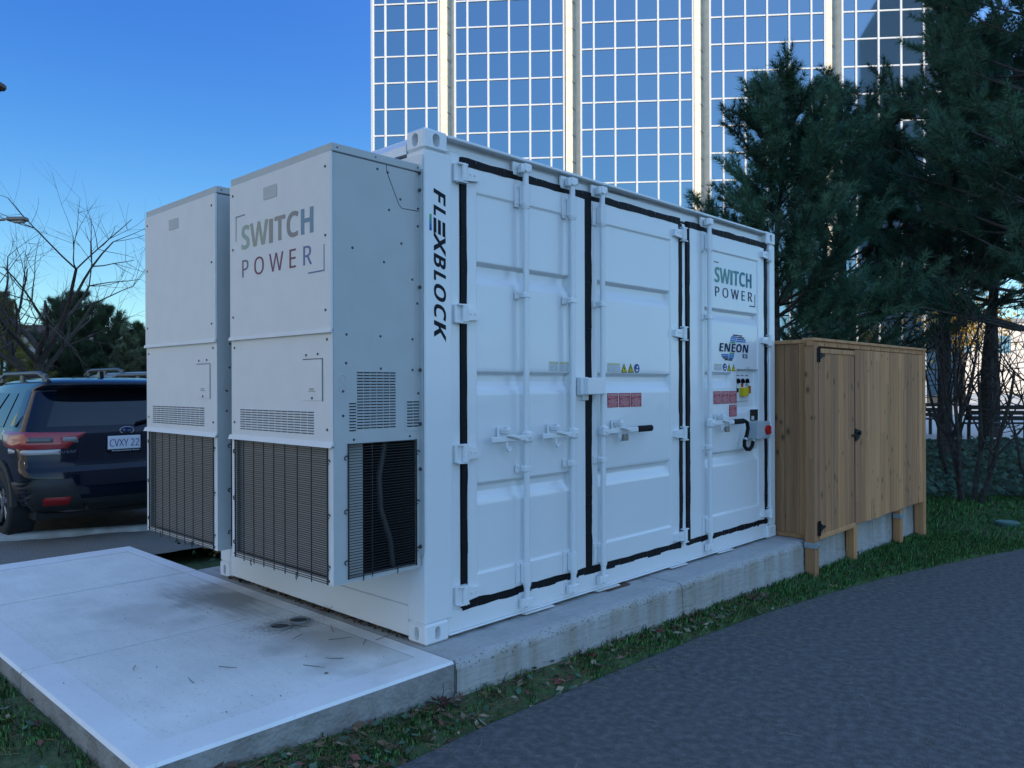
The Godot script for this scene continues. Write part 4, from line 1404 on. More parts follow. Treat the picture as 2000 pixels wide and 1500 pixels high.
func make_enclosure() -> void:
	var o := thing("wooden_enclosure", "new cedar board enclosure with a gate beside the container, on the slab's far end", "enclosure")
	var zf := 0.402
	# posts set against the slab's face
	for q in [[4.310, 4.400, 0.304, zf - 0.002, -0.40, 1.850], [5.318, 5.408, 0.30, 0.379, -0.42, 1.78], [6.735, 6.825, 0.30, 0.379, -0.46, 1.78], [7.505, 7.60, 0.30, zf + 0.004, -0.48, 1.85]]:
		board("post", o, Vector3(q[0], q[4], q[2]), Vector3(q[1], q[5], q[3]), 0.004, [4, 0, 3, 0][[4.310, 5.318, 6.735, 7.505].find(q[0])])
	# gate
	var xs := [4.408, 4.556, 4.704, 4.852, 5.000, 5.148, 5.288]
	var gm := MB.new()
	gm.span(Vector3(4.405, 0.012, 0.372), Vector3(5.290, 0.020, 0.380))
	var gate := put("gate", gm, mats.wood3, o)
	for i in 6:
		var w := rng.randf_range(-0.0015, 0.0025)
		board("board", gate, Vector3(xs[i] + 0.002, 0.030, 0.383 + w), Vector3(xs[i + 1] - 0.002, 1.752, 0.399 + w))
	board("rail", gate, Vector3(4.41, 0.012, 0.384), Vector3(5.286, 0.056, zf + 0.006), 0.003, 2)
	board("rail", gate, Vector3(4.41, 1.742, 0.384), Vector3(5.286, 1.786, zf + 0.006), 0.003, 2)
	for y in [1.724, 0.118]:
		var h := MB.new()
		h.span(Vector3(4.362, y - 0.065, zf - 0.001), Vector3(4.402, y + 0.065, zf + 0.006), 0.002)
		h.cyl(Vector3(4.404, y - 0.068, zf + 0.006), Vector3(4.404, y + 0.068, zf + 0.006), 0.010, -1, 8)
		h.prism(PackedVector2Array([Vector2(0, -0.048), Vector2(0.03, -0.040), Vector2(0.085, -0.014), Vector2(0.125, -0.012), Vector2(0.140, 0.0), Vector2(0.125, 0.012), Vector2(0.085, 0.014), Vector2(0.03, 0.040), Vector2(0, 0.048)]), Vector3(4.408, y, zf - 0.001), Vector3.RIGHT, Vector3.UP, 0.006)
		put("hinge", h, mats.black, gate)
	var l := MB.new()
	l.span(Vector3(5.292, 0.875, zf + 0.002), Vector3(5.320, 1.005, zf + 0.010), 0.002)
	l.span(Vector3(5.20, 0.930, zf + 0.004), Vector3(5.36, 0.950, zf + 0.016), 0.003)
	l.prism(PackedVector2Array([Vector2(0, -0.06), Vector2(0.05, -0.045), Vector2(0.075, -0.02), Vector2(0.13, 0.0), Vector2(0.135, 0.03), Vector2(0.06, 0.05), Vector2(0, 0.055)]), Vector3(5.32, 0.94, zf + 0.001), Vector3.RIGHT, Vector3.UP, 0.010)
	l.cyl(Vector3(5.36, 0.955, zf + 0.01), Vector3(5.36, 0.955, zf + 0.034), 0.014, -1, 10)
	put("gate_latch", l, mats.black, o)
	# fixed boards
	var x := 5.318
	for i in 15:
		var w := rng.randf_range(-0.0015, 0.0025)
		board("board", o, Vector3(x + 0.0015, rng.randf_range(0.018, 0.034), 0.381 + w), Vector3(x + 0.1455 - 0.0015, 1.80, 0.398 + w))
		x += 0.1455
	board("top_beam", o, Vector3(4.30, 1.806, 0.300), Vector3(7.60, 1.868, 0.394), 0.003, 0)
	board("top_trim", o, Vector3(4.295, 1.852, 0.290), Vector3(7.615, 1.880, zf + 0.010), 0.004, 2)
	# gate-end side: boards standing on the slab, behind the post
	var z := 0.208
	for i in 16:
		board("board", o, Vector3(4.420, 0.040, z - 0.142), Vector3(4.438, 1.835, z - 0.002), 0.003, 4)
		z -= 0.144
	board("stile", o, Vector3(4.404, 0.040, 0.212), Vector3(4.442, 1.835, 0.296), 0.003, 0)
	board("rail", o, Vector3(4.400, 0.002, -2.10), Vector3(4.445, 0.040, 0.298), 0.003, 1)
	board("top_trim", o, Vector3(4.398, 1.836, -2.10), Vector3(4.450, 1.872, 0.288), 0.003, 2)
	z = 0.30
	for i in 16:
		board("board", o, Vector3(7.55, 0.03, z - 0.148), Vector3(7.568, 1.835, z - 0.002))
		z -= 0.15
	x = 4.45
	for i in 21:
		board("board", o, Vector3(x, 0.03, -2.10), Vector3(x + 0.145, 1.835, -2.082))
		x += 0.148
	for q in [[4.306, 4.404, -0.028], [6.728, 6.832, -0.055]]:
		var s := MB.new()
		var y: float = q[2]
		var fz: float = zf if q[0] < 5 else 0.381
		s.span(Vector3(q[0] - 0.004, y - 0.030, fz), Vector3(q[1] + 0.004, y + 0.022, fz + 0.004), 0.001)
		s.span(Vector3(q[0] - 0.004, y - 0.030, 0.302), Vector3(q[0] - 0.001, y + 0.022, fz + 0.002), 0.001)
		s.span(Vector3(q[1] + 0.001, y - 0.030, 0.302), Vector3(q[1] + 0.004, y + 0.022, fz + 0.002), 0.001)
		s.cyl(Vector3(q[0] - 0.006, y - 0.004, 0.315), Vector3(q[0] - 0.016, y - 0.004, 0.315), 0.013, -1, 6)
		s.cyl(Vector3(q[1] - 0.012, y - 0.012, fz + 0.004), Vector3(q[1] - 0.012, y - 0.012, fz + 0.009), 0.010, -1, 8)
		put("post_bracket", s, mats.zinc, o)

# ---------------------------------------------------------------- cars
const CAR := [  # height, half width, rear edge, front edge
	[0.26, 0.76, 0.22, 4.28], [0.33, 0.83, 0.08, 4.40], [0.42, 0.875, 0.025, 4.46], [0.52, 0.895, 0.0, 4.47], [0.62, 0.90, 0.005, 4.45], [0.672, 0.90, 0.015, 4.43], [0.688, 0.90, 0.05, 4.42], [0.76, 0.90, 0.085, 4.38],
	[0.86, 0.898, 0.10, 4.28], [0.95, 0.89, 0.115, 4.10], [1.00, 0.878, 0.13, 3.60], [1.05, 0.86, 0.16, 3.25], [1.09, 0.842, 0.195, 3.15], [1.20, 0.79, 0.28, 2.96], [1.30, 0.74, 0.37, 2.78], [1.40, 0.69, 0.465, 2.58], [1.435, 0.672, 0.48, 2.50],
	[1.445, 0.668, 0.36, 2.46], [1.48, 0.645, 0.345, 2.36], [1.51, 0.60, 0.40, 2.22], [1.535, 0.52, 0.55, 2.0], [1.55, 0.36, 0.80, 1.7], [1.555, 0.12, 1.1, 1.4]]

func car_dim(h: float, k: int) -> float:
	for i in CAR.size() - 1:
		if h <= CAR[i + 1][0]: return lerpf(CAR[i][k], CAR[i + 1][k], ramp01(CAR[i][0], CAR[i + 1][0], h))
	return CAR[-1][k]

func car_at(u: float, h: float) -> Vector3:      # u in -1..1 across the rear, beyond that along the flank in metres
	var w := car_dim(h, 1)
	var a := minf(absf(u), 1.0)
	var c := minf(0.40, w * 0.5)
	var z := car_dim(h, 2) + c * (1.0 - pow(1.0 - pow(a, 5.0), 0.2)) + 0.06 * a * a
	if absf(u) > 1.0: z += absf(u) - 1.0
	return Vector3(signf(u) * a * w, h, -z)

func car_patch(mb: MB, c: Array, off: float, nu := 12, nh := 6) -> void:   # c: four (u, h) corners, counter-clockwise from low left as seen from behind
	var rows := []
	for j in nh + 1:
		var line := PackedVector3Array()
		for i in nu + 1:
			var q: Vector2 = (c[0] as Vector2).lerp(c[1], float(i) / nu).lerp((c[3] as Vector2).lerp(c[2], float(i) / nu), float(j) / nh)
			var p := car_at(q.x, q.y)
			var du := car_at(q.x + 0.01, q.y) - car_at(q.x - 0.01, q.y)
			var dv := car_at(q.x, q.y + 0.008) - car_at(q.x, q.y - 0.008)
			var e := minf(minf(i, nu - i) / (nu * 0.12), minf(j, nh - j) / (nh * 0.2))
			line.append(p + du.cross(dv).normalized() * off * (1.0 if e > 0.0 else 0.15))
		rows.append(line)
	mb.grid(rows)

func make_car(label: String, at: Vector3, paint: Material) -> Node3D:
	var o := thing("parked_car", label, "car", at, 0.0, "cars in the parking lot")
	var b := MB.new()
	var rows := []
	for lv in 70:
		var h := lerpf(0.26, 1.555, lv / 69.0)
		var line := PackedVector3Array()
		var w := car_dim(h, 1)
		var zf := car_dim(h, 3)
		for i in 41:
			var t := -1.0 + i / 20.0
			line.append(car_at(signf(t) * (1.0 - pow(1.0 - absf(t), 1.8)), h))
		var z0 := -line[-1].z
		for i in 14: line.append(Vector3(w * (1.0 - 0.06 * pow(i / 13.0, 3.0)), h, -lerpf(z0 + 0.05, zf - 0.35, i / 13.0)))
		for i in 9:
			var a := 1.0 - (i + 1) / 5.0
			line.append(Vector3(w * 0.94 * a, h, -(zf - 0.35 * pow(absf(a), 4.0))))
		for i in 14: line.append(Vector3(-w * (1.0 - 0.06 * pow(1.0 - i / 13.0, 3.0)), h, -lerpf(zf - 0.35, z0 + 0.05, i / 13.0)))
		line.append(line[0])
		rows.append(line)
	b.grid(rows)
	b.bbox(Vector3(0, 1.551, -1.25), Vector3(0.24, 0.006, 0.34), 0.0)
	put("body", b, paint, o)
	var glass := mat(0.004, 0.005, 0.007, 0.03)
	glass.metallic_specular = 0.55
	var g := MB.new()
	car_patch(g, [Vector2(-0.80, 1.075), Vector2(0.80, 1.075), Vector2(0.74, 1.425), Vector2(-0.74, 1.425)], 0.005, 24, 8)
	put("rear_window", g, glass, o)
	for s in [-1.0, 1.0]:
		for q in [[1.30, 1.78, 1.40, 1.62], [1.84, 2.62, 1.72, 2.58], [2.68, 3.30, 2.64, 3.0]]:
			g = MB.new()
			var rr := []
			for j in 5:
				var h := lerpf(1.06, 1.39, j / 4.0)
				var line := PackedVector3Array()
				for i in 7:
					var d: float = lerpf(lerpf(q[0], q[2], j / 4.0), lerpf(q[1], q[3], j / 4.0), i / 6.0)
					line.append(Vector3(s * (car_dim(h, 1) + 0.006), h, -(d - 0.35)))
				rr.append(line)
			g.grid(rr, s < 0)
			put("side_window", g, glass, o)
		var t := MB.new()
		car_patch(t, [Vector2(s * 1.16, 0.875), Vector2(s * 0.60, 0.872), Vector2(s * 0.42, 1.018), Vector2(s * 1.30, 1.035)] if s < 0 else [Vector2(0.60, 0.872), Vector2(1.16, 0.875), Vector2(1.30, 1.035), Vector2(0.42, 1.018)], 0.022, 20, 6)
		var red := mat(0.30, 0.006, 0.010, 0.08)
		red.clearcoat_enabled = true
		var tl := put("tail_light", t, red, o)
		for q in [[0.70, 0.96, 0.915, 0.99, 0.10, 0.09, 0.09], [0.50, 0.66, 0.925, 0.985, 0.22, 0.22, 0.22], [0.66, 1.06, 0.822, 0.868, 0.42, 0.40, 0.40]]:
			t = MB.new()
			car_patch(t, [Vector2(-q[1], q[2]), Vector2(-q[0], q[2]), Vector2(-q[0], q[3]), Vector2(-q[1], q[3])] if s < 0 else [Vector2(q[0], q[2]), Vector2(q[1], q[2]), Vector2(q[1], q[3]), Vector2(q[0], q[3])], 0.027 if q[2] > 0.9 else 0.015, 8, 4)
			put("lens", t, mat(q[4], q[5], q[6], 0.15), tl)
		t = MB.new()
		car_patch(t, [Vector2(-1.5, 0.28), Vector2(-0.46, 0.28), Vector2(-0.58, 0.60), Vector2(-0.98, 0.60)] if s < 0 else [Vector2(0.46, 0.28), Vector2(1.5, 0.28), Vector2(0.98, 0.60), Vector2(0.58, 0.60)], 0.012, 18, 8)
		var cl := put("bumper_cladding", t, mat(0.016, 0.016, 0.018, 0.6), o)
		t = MB.new()
		car_patch(t, [Vector2(-0.88, 0.345), Vector2(-0.62, 0.345), Vector2(-0.58, 0.445), Vector2(-0.86, 0.445)] if s < 0 else [Vector2(0.62, 0.345), Vector2(0.88, 0.345), Vector2(0.86, 0.445), Vector2(0.58, 0.445)], 0.022, 8, 4)
		put("reflector", t, mat(0.26, 0.008, 0.010, 0.2), cl)
		# roof rail
		t = MB.new()
		var pts := []
		var rad := []
		for k in 13:
			var f := k / 12.0
			pts.append(Vector3(s * 0.585, 1.50 + 0.085 * minf(1.0, minf(f, 1.0 - f) * 7.0), -lerpf(0.50, 2.25, f)))
			rad.append(0.024)
		t.tube(pts, rad, 8)
		for f in [0.62, 1.35, 2.1]: t.bbox(Vector3(s * 0.585, 1.535, -f), Vector3(0.03, 0.09, 0.11), 0.01)
		put("roof_rail", t, mat(0.10, 0.105, 0.11, 0.4, 0.5), o)
		for zc in [-0.86, -3.53]:
			t = MB.new()
			var arch := PackedVector2Array()
			for k in 17: arch.append(Vector2(cos(PI * k / 16.0), sin(PI * k / 16.0)) * 0.42)
			for k in 17: arch.append(Vector2(cos(PI * (16 - k) / 16.0), sin(PI * (16 - k) / 16.0)) * 0.352)
			t.prism(arch, Vector3(s * 0.87, 0.33, zc), Vector3(0, 0, -s), Vector3.UP, 0.045)
			put("wheel_arch", t, mat(0.016, 0.016, 0.018, 0.6), o)
			t = MB.new()
			t.cyl(Vector3(s * 0.68, 0.33, zc), Vector3(s * 0.885, 0.33, zc), 0.30, -1, 28)
			var prof := [[0.66, 0.20], [0.665, 0.30], [0.69, 0.330], [0.875, 0.330], [0.905, 0.305], [0.905, 0.225]]
			var rr := []
			for k in 29:
				var line := PackedVector3Array()
				for q in prof: line.append(Vector3(s * q[0], 0.33 + sin(TAU * k / 28) * q[1], zc + cos(TAU * k / 28) * q[1]))
				rr.append(line)
			t = MB.new()
			t.grid(rr, s < 0)
			var ty := put("wheel", t, mat(0.014, 0.014, 0.015, 0.8), o)
			t = MB.new()
			t.cyl(Vector3(s * 0.80, 0.33, zc), Vector3(s * 0.84, 0.33, zc), 0.228, -1, 24)
			put("rim_well", t, mats.dark, ty)
			t = MB.new()
			for k in 5:
				var a := TAU * k / 5.0 + 0.3
				for da in [-0.16, 0.16]:
					t.bbox(Vector3(s * 0.872, 0.33 + sin(a + da * 0.6) * 0.125, zc + cos(a + da * 0.6) * 0.125), Vector3(0.022, 0.030, 0.215), 0.006, Basis(Vector3.RIGHT, -(a + da)))
			t.cyl(Vector3(s * 0.85, 0.33, zc), Vector3(s * 0.892, 0.33, zc), 0.05, -1, 14)
			put("rim", t, mat(0.40, 0.41, 0.42, 0.3, 0.8), ty)
	var x := MB.new()
	car_patch(x, [Vector2(-0.42, 0.27), Vector2(0.42, 0.27), Vector2(0.52, 0.40), Vector2(-0.52, 0.40)], 0.008, 16, 4)
	put("diffuser", x, mat(0.014, 0.014, 0.015, 0.6), o)
	x = MB.new()
	x.span(Vector3(-0.75, 0.20, -4.2), Vector3(0.75, 0.30, -0.32))
	put("underbody", x, mats.dark, o)
	x = MB.new()
	x.prism(PackedVector2Array([Vector2(0, 0), Vector2(0.16, 0), Vector2(0.05, 0.075), Vector2(0.015, 0.075)]), Vector3(-0.02, 1.535, -0.80), Vector3(0, 0, -1), Vector3.UP, 0.04)
	put("antenna", x, paint, o)
	x = MB.new()
	x.tube([Vector3(0.10, 1.085, -0.165), Vector3(0.20, 1.11, -0.185), Vector3(0.52, 1.105, -0.20)], [0.016, 0.013, 0.008], 6)
	put("wiper", x, mats.black, o)
	var np := MB.new()
	var zc := car_at(0.0, 0.895).z + 0.004
	np.bbox(Vector3(-0.04, 0.895, zc + 0.01), Vector3(0.305, 0.155, 0.012), 0.004)
	var plate_o := put("number_plate", np, mat(0.62, 0.64, 0.68, 0.4), o)
	letters("CVXY 22", plate_o, Vector3(-0.182, 0.868, zc + 0.0165), Vector3.RIGHT, Vector3.UP, 0.070, 0.285, [Color(0.02, 0.05, 0.22)], false)
	np = MB.new()
	np.span(Vector3(-0.195, 0.815, zc + 0.012), Vector3(0.115, 0.845, zc + 0.020), 0.002)
	put("plate_frame", np, mats.black, plate_o)
	letters("Performance Auto", plate_o, Vector3(-0.160, 0.824, zc + 0.0205), Vector3.RIGHT, Vector3.UP, 0.012, 0.26, [Color(0.5, 0.55, 0.6)], true)
	var em := MB.new()
	var ring := []
	var rad := []
	var ez := car_at(0.0, 1.025).z + 0.012
	for k in 25:
		ring.append(Vector3(cos(TAU * k / 24) * 0.066, 1.022 + sin(TAU * k / 24) * 0.034, ez))
		rad.append(0.004)
	em.tube(ring, rad, 6)
	for q in [[-0.028, 0.004, 0.016], [0.012, -0.006, 0.007], [0.030, -0.010, 0.007], [0.020, 0.008, 0.006], [0.038, 0.004, 0.006], [0.048, -0.006, 0.006]]:
		var st := PackedVector2Array()
		for k in 8: st.append(Vector2(cos(TAU * k / 8), sin(TAU * k / 8)) * (q[2] if k % 2 == 0 else q[2] * 0.3))
		em.prism(st, Vector3(q[0], 1.022 + q[1], ez - 0.004), Vector3.RIGHT, Vector3.UP, 0.006)
	put("emblem", em, mat(0.55, 0.56, 0.58, 0.2, 0.9), o)
	em = MB.new()
	em.prism(PackedVector2Array([Vector2(-0.055, -0.032), Vector2(0.055, -0.032), Vector2(0.06, 0.0), Vector2(0.05, 0.028), Vector2(-0.05, 0.028), Vector2(-0.06, 0.0)]), Vector3(0, 1.022, ez - 0.010), Vector3.RIGHT, Vector3.UP, 0.006)
	put("emblem_field", em, mat(0.01, 0.03, 0.12, 0.2), o)
	letters("SUBARU", o, Vector3(-0.62, 0.83, car_at(-0.55, 0.84).z + 0.010), Vector3(0.998, 0, -0.06).normalized(), Vector3.UP, 0.026, 0.20, [Color(0.10, 0.11, 0.13)], true)
	em = MB.new()
	em.prism(PackedVector2Array([Vector2(-0.05, -0.05), Vector2(0.05, -0.05), Vector2(0.012, 0.07), Vector2(-0.006, 0.07)]), Vector3(-0.846, 1.13, -0.62), Vector3(0, 0, 1), Vector3(0.35, 0.94, 0).normalized(), 0.004)
	put("sticker", em, mat(0.42, 0.30, 0.08, 0.4), o)
	return o

func make_cars() -> void:
	var paint := mat(0.002, 0.005, 0.014, 0.15)
	paint.metallic_specular = 0.3
	paint.clearcoat_enabled = true
	paint.clearcoat = 0.35
	paint.clearcoat_roughness = 0.03
	make_car("dark blue hatchback with roof rails backed up to the kerb beside the apron", Vector3(0.18, 0.0, -4.62), paint)
	var beige := mat(0.26, 0.20, 0.12, 0.3, 0.3)
	beige.clearcoat_enabled = true
	var c := make_car("beige car parked farther off, only its roof showing behind the dark blue one", Vector3(2.9, 0.0, -9.9), beige)
	c.scale = Vector3(1.08, 1.10, 1.08)

# ---------------------------------------------------------------- beyond the parking lot
func limb(o: Node3D, parts: Array, from: Vector3, dir: Vector3, len: float, r: float, level: int, spread: float, lift: float) -> void:
	# one limb with its side shoots, collected as strips of tube into parts[-1]
	var pts := [from]
	var rad := [r]
	var d := dir
	var n := 5 if level < 3 else 4
	for i in n:
		d = (d + Vector3(rng.randf_range(-1, 1), rng.randf_range(-0.8, 1) * 0.8 + lift, rng.randf_range(-1, 1)) * 0.16).normalized()
		pts.append(pts[-1] + d * len / n)
		rad.append(r * (1.0 - 0.62 * (i + 1) / n))
	var mb: MB = parts[-1]
	mb.tube(pts, rad, 7 if level < 2 else (5 if level < 3 else 3), false)
	if level >= 4: return
	var kids := [0, 4, 4, 4][level] as int
	for k in kids:
		var at := rng.randi_range(2, n) if level > 0 else n
		var az := rng.randf() * TAU
		var side := d.cross(Vector3(cos(az), 0.2, sin(az))).normalized()
		var nd := (d * rng.randf_range(0.5, 0.9) + side * spread * rng.randf_range(0.6, 1.1)).normalized()
		limb(o, parts, pts[at], nd, len * rng.randf_range(0.50, 0.74), rad[at] * rng.randf_range(0.55, 0.8), level + 1, spread, lift)

func bare_tree(label: String, at: Vector3, h: float, sd: int, m: Material) -> void:
	rng.seed = sd
	var o := thing("bare_tree", label, "tree", at)
	var t := MB.new()
	t.tube([Vector3(0, -0.3, 0), Vector3(0.02, h * 0.10, 0), Vector3(0, h * 0.22, 0.03), Vector3(0.03, h * 0.33, 0)], [h * 0.026, h * 0.021, h * 0.018, h * 0.012], 10)
	put("trunk", t, m, o)
	for k in 8:
		var az := TAU * k / 8.0 + rng.randf_range(-0.25, 0.25)
		var base := Vector3(0.01, h * rng.randf_range(0.15, 0.32), 0.02)
		var dir := Vector3(cos(az), rng.randf_range(0.45, 1.25), sin(az)).normalized()
		var mb := MB.new()
		limb(o, [mb], base, dir, h * rng.randf_range(0.36, 0.5), h * rng.randf_range(0.009, 0.014), 1, 0.85, 0.06)
		put("branch", mb, m, o)

var tufts := []

func needle_tuft(n: int, length: float, width: float, open: float) -> Array:
	var v := PackedVector3Array()
	var m := PackedVector3Array()
	for i in n:
		var az := rng.randf() * TAU
		var el := rng.randf_range(0.15, open)
		var d := Vector3(sin(el) * cos(az), cos(el), sin(el) * sin(az))
		var s := d.cross(Vector3(rng.randf_range(-1, 1), rng.randf_range(-1, 1), rng.randf_range(-1, 1))).normalized() * width * 0.5
		var b := Vector3(0, rng.randf_range(-0.05, 0.05), 0)
		var l := length * rng.randf_range(0.7, 1.1)
		v.append(b - s); v.append(b + s); v.append(b + d * l)
		var nn := d.cross(s).normalized()
		for k in 3: m.append(nn)
	return [v, m]

func conifer(o: Node3D, h: float, base: float, r0: float, round_top: float, dens: float, needle: float, tint: Color, bark: Material, droop := 0.0, lean := Vector3.ZERO, shadefrom := 0.0) -> void:
	var t := MB.new()
	var tp := []
	var tr := []
	for k in 9:
		var f := k / 8.0
		tp.append(Vector3(0, -0.3, 0) + Vector3.UP * (h + 0.1) * f + lean * f * f + Vector3(nz.get_noise_2d(f * 200, h * 50), 0, nz.get_noise_2d(f * 200 + 80, h * 50)) * 0.25 * f)
		tr.append(maxf(0.012, h * 0.0165 * (1.0 - f * 0.93)))
	t.tube(tp, tr, 10)
	put("trunk", t, bark, o)
	var crown := MB.new()
	var y := base
	while y < h * 0.985:
		var f := (y - base) / (h - base)
		var k := 4 if f < 0.85 else 3
		for i in k:
			if rng.randf() > dens: continue
			var az := rng.randf() * TAU
			var reach := r0 * pow(maxf(0.02, 1.0 - f), round_top) * rng.randf_range(0.6, 1.12) + 0.16
			var out := Vector3(cos(az), 0, sin(az))
			var fi := clampf((y + 0.3) / (h + 0.1) * 8.0, 0.0, 7.999)
			var p: Vector3 = (tp[int(fi)] as Vector3).lerp(tp[int(fi) + 1], fi - int(fi))
			var dir := (out + Vector3.UP * (rng.randf_range(-0.05, 0.45) + f * 0.6 - droop)).normalized()
			var pts := [p]
			var rad := [maxf(0.006, 0.012 * reach + 0.004)]
			var n := 6
			for q in n:
				dir = (dir + Vector3(rng.randf_range(-1, 1), rng.randf_range(-0.7, 1.1) + 0.25, rng.randf_range(-1, 1)) * 0.14).normalized()
				pts.append(pts[-1] + dir * reach / n)
				rad.append(rad[0] * (1.0 - 0.85 * (q + 1) / n))
			var bm := MB.new()
			bm.tube(pts, rad, 5, false)
			var clump := rng.randf_range(0.55, 1.5)
			for q in range(2, n + 1):
				if q == 2 and reach > 1.6: continue
				var kids := 4 if q < n else 3
				for w in kids:
					var bd: Vector3 = (pts[q] - pts[q - 1]).normalized()
					var sd := bd.cross(Vector3(rng.randf_range(-1, 1), rng.randf_range(0.2, 1.5), rng.randf_range(-1, 1))).normalized()
					if w == 1: sd = -sd
					var td := (bd * 0.7 + sd * rng.randf_range(0.3, 0.9) + Vector3.UP * 0.35).normalized()
					if q == n and w == 0: td = bd
					var ln := reach * rng.randf_range(0.14, 0.26) + 0.05
					var st: Vector3 = (pts[q - 1] as Vector3).lerp(pts[q], rng.randf())
					bm.tube([st, st + td * ln], [0.006, 0.003], 3, false)
					var m := maxi(2, int(ln / (needle * 0.42)))
					for s in m:
						var u := (s + 1.0) / m
						var ax := (td + Vector3(rng.randf_range(-1, 1), rng.randf_range(-0.6, 1.0), rng.randf_range(-1, 1)) * 0.35).normalized()
						var b := Basis(ax.cross(Vector3(0.3, 0.2, 0.9)).normalized(), ax, Vector3.ZERO)
						b.z = b.x.cross(b.y)
						var sc := needle * rng.randf_range(0.85, 1.15)
						var c := tint * (clump * rng.randf_range(0.75, 1.25))
						var tf: Array = tufts[rng.randi() % tufts.size()]
						crown.add(tf[0], tf[1], Transform3D(b.scaled(Vector3(sc, sc, sc)), st + td * ln * u), Color(c.r, c.g, c.b))
			put("branch", bm, bark, o)
		y += rng.randf_range(0.16, 0.30) * (h - base) / 5.5
	put("crown", crown, mats.veg, o)
	# dead lower twigs
	if base > 0.9:
		for i in 14:
			var az := rng.randf() * TAU
			var yy := rng.randf_range(0.8, base + 0.4)
			var p := Vector3(0, yy, 0) + lean * pow(yy / h, 2.0)
			var dir := Vector3(cos(az), rng.randf_range(-0.25, 0.3), sin(az)).normalized()
			var d := MB.new()
			for q in 3:
				var a := p + dir * 0.25 * q
				var e := dir + Vector3(rng.randf_range(-1, 1), rng.randf_range(-1, 1), rng.randf_range(-1, 1)) * 0.5
				d.tube([a, a + e * 0.35, a + e * 0.6 + Vector3(0, rng.randf_range(-0.2, 0.1), 0)], [0.010, 0.006, 0.002], 4, false)
			put("dead_branch", d, bark, o)

func make_lot_background() -> void:
	rng.seed = 21
	for k in 8: tufts.append(needle_tuft(20, 1.0, 0.055, 1.15))
	bare_tree("spreading bare tree without leaves beyond the parked car", Vector3(6.5, 0.0, -30.4), 9.4, 77, mats.bark)
	# dark pines and a spruce across the lot
	var far := [
		["dark pine beyond the parking lot, behind the bare tree's trunk", Vector3(12.6, 0, -48.6), 6.3, 2.7],
		["tall dark pine beyond the parking lot, in the middle of the row", Vector3(13.5, 0, -47.7), 6.7, 2.8],
		["dark pine beyond the parking lot, next to the sunlit spruce", Vector3(14.6, 0, -46.5), 6.0, 2.4],
		["dark pine behind the sunlit spruce, half hidden by the air conditioner", Vector3(16.2, 0, -45.2), 5.0, 2.0]]
	for q in far:
		var o := thing("pine_tree", q[0], "pine tree", q[1], 0.0, "pines beyond the parking lot")
		conifer(o, q[2], 0.5, q[3], 0.55, 0.85, 0.30, Color(0.045, 0.080, 0.035), mats.bark)
	var sp := thing("spruce_tree", "pale blue-green spruce with its top in the sun, beyond the parking lot", "spruce", Vector3(14.3, 0, -42.4))
	conifer(sp, 4.7, 0.2, 1.6, 1.0, 1.0, 0.22, Color(0.10, 0.13, 0.07), mats.bark, 0.25)
	sp = thing("spruce_tree", "yellow-green conifer in the sun at the far side of the lot, beside the house", "conifer", Vector3(8.3, 0, -42.9))
	conifer(sp, 6.2, 0.2, 2.2, 0.9, 1.0, 0.26, Color(0.17, 0.16, 0.035), mats.bark, 0.1)
	# house behind the trees
	var h := thing("house", "low brick house with a brown hipped roof beyond the bare tree", "house", Vector3(15.4, 0, -67.5), -0.75)
	var m := MB.new()
	m.span(Vector3(-9, 0, -5), Vector3(9, 3.7, 5))
	put("wall", m, mat(0.30, 0.27, 0.24, 0.9), h)
	m = MB.new()
	var e := [Vector3(-9.6, 3.65, 5.6), Vector3(9.6, 3.65, 5.6), Vector3(9.6, 3.65, -5.6), Vector3(-9.6, 3.65, -5.6), Vector3(-5.0, 6.3, 0), Vector3(5.0, 6.3, 0)]
	m.quad(e[0], e[1], e[5], e[4])
	m.quad(e[2], e[3], e[4], e[5])
	m.tri(e[1], e[2], e[5])
	m.tri(e[3], e[0], e[4])
	put("roof", m, mat(0.13, 0.06, 0.045, 0.9), h)
	for x in [-7.0, -3.6, 0.2, 4.2, 7.2]:
		m = MB.new()
		m.span(Vector3(x - 0.8, 1.0, 5.0), Vector3(x + 0.8, 2.7, 5.06))
		var w := put("window", m, mats.white_dull, h)
		for s in [-1, 1]:
			m = MB.new()
			m.span(Vector3(x + s * 0.38 - 0.33, 1.08, 5.06), Vector3(x + s * 0.38 + 0.33, 2.62, 5.075))
			put("pane", m, mats.glass, w)
	h = thing("apartment_building", "far pale apartment building showing between the dark pines", "building", Vector3(22.5, 0, -60.5), -0.75)
	m = MB.new()
	m.span(Vector3(-14, 0, -5), Vector3(14, 5.0, 5))
	put("wall", m, mat(0.42, 0.38, 0.33, 0.9), h)
	for k in 9:
		m = MB.new()
		m.span(Vector3(-12.6 + k * 3.0, 1.2, 5.0), Vector3(-11.0 + k * 3.0, 3.2, 5.05))
		put("window", m, mats.glass, h)
	# street lamps
	lamp(Vector3(3.43, 0, -26.3), 6.75, 1, "cobra-head street lamp reaching over the lot beside the bare tree", 1.5)
	lamp(Vector3(0.28, 0, -13.7), 6.8, 1, "nearer street lamp, only the tip of its brown head in view high beside the sky", 0.85)
	# low hedge line closing the lot
	var hd := MB.new()
	for k in 9000:
		var t := rng.randf()
		var p := Vector3(8, 0, -57.5).lerp(Vector3(26, 0, -39.5), t) + Vector3(rng.randf_range(-1, 1), rng.randf() * 1.9, rng.randf_range(-1, 1) * 1.2)
		leaf(hd, p, rng.randf_range(0.12, 0.22), Color(0.03, 0.045, 0.018) * rng.randf_range(0.6, 1.5))
	var ho := put("hedge", hd, mats.veg)
	tag(ho, "low dark hedge along the far side of the parking lot", "hedge")

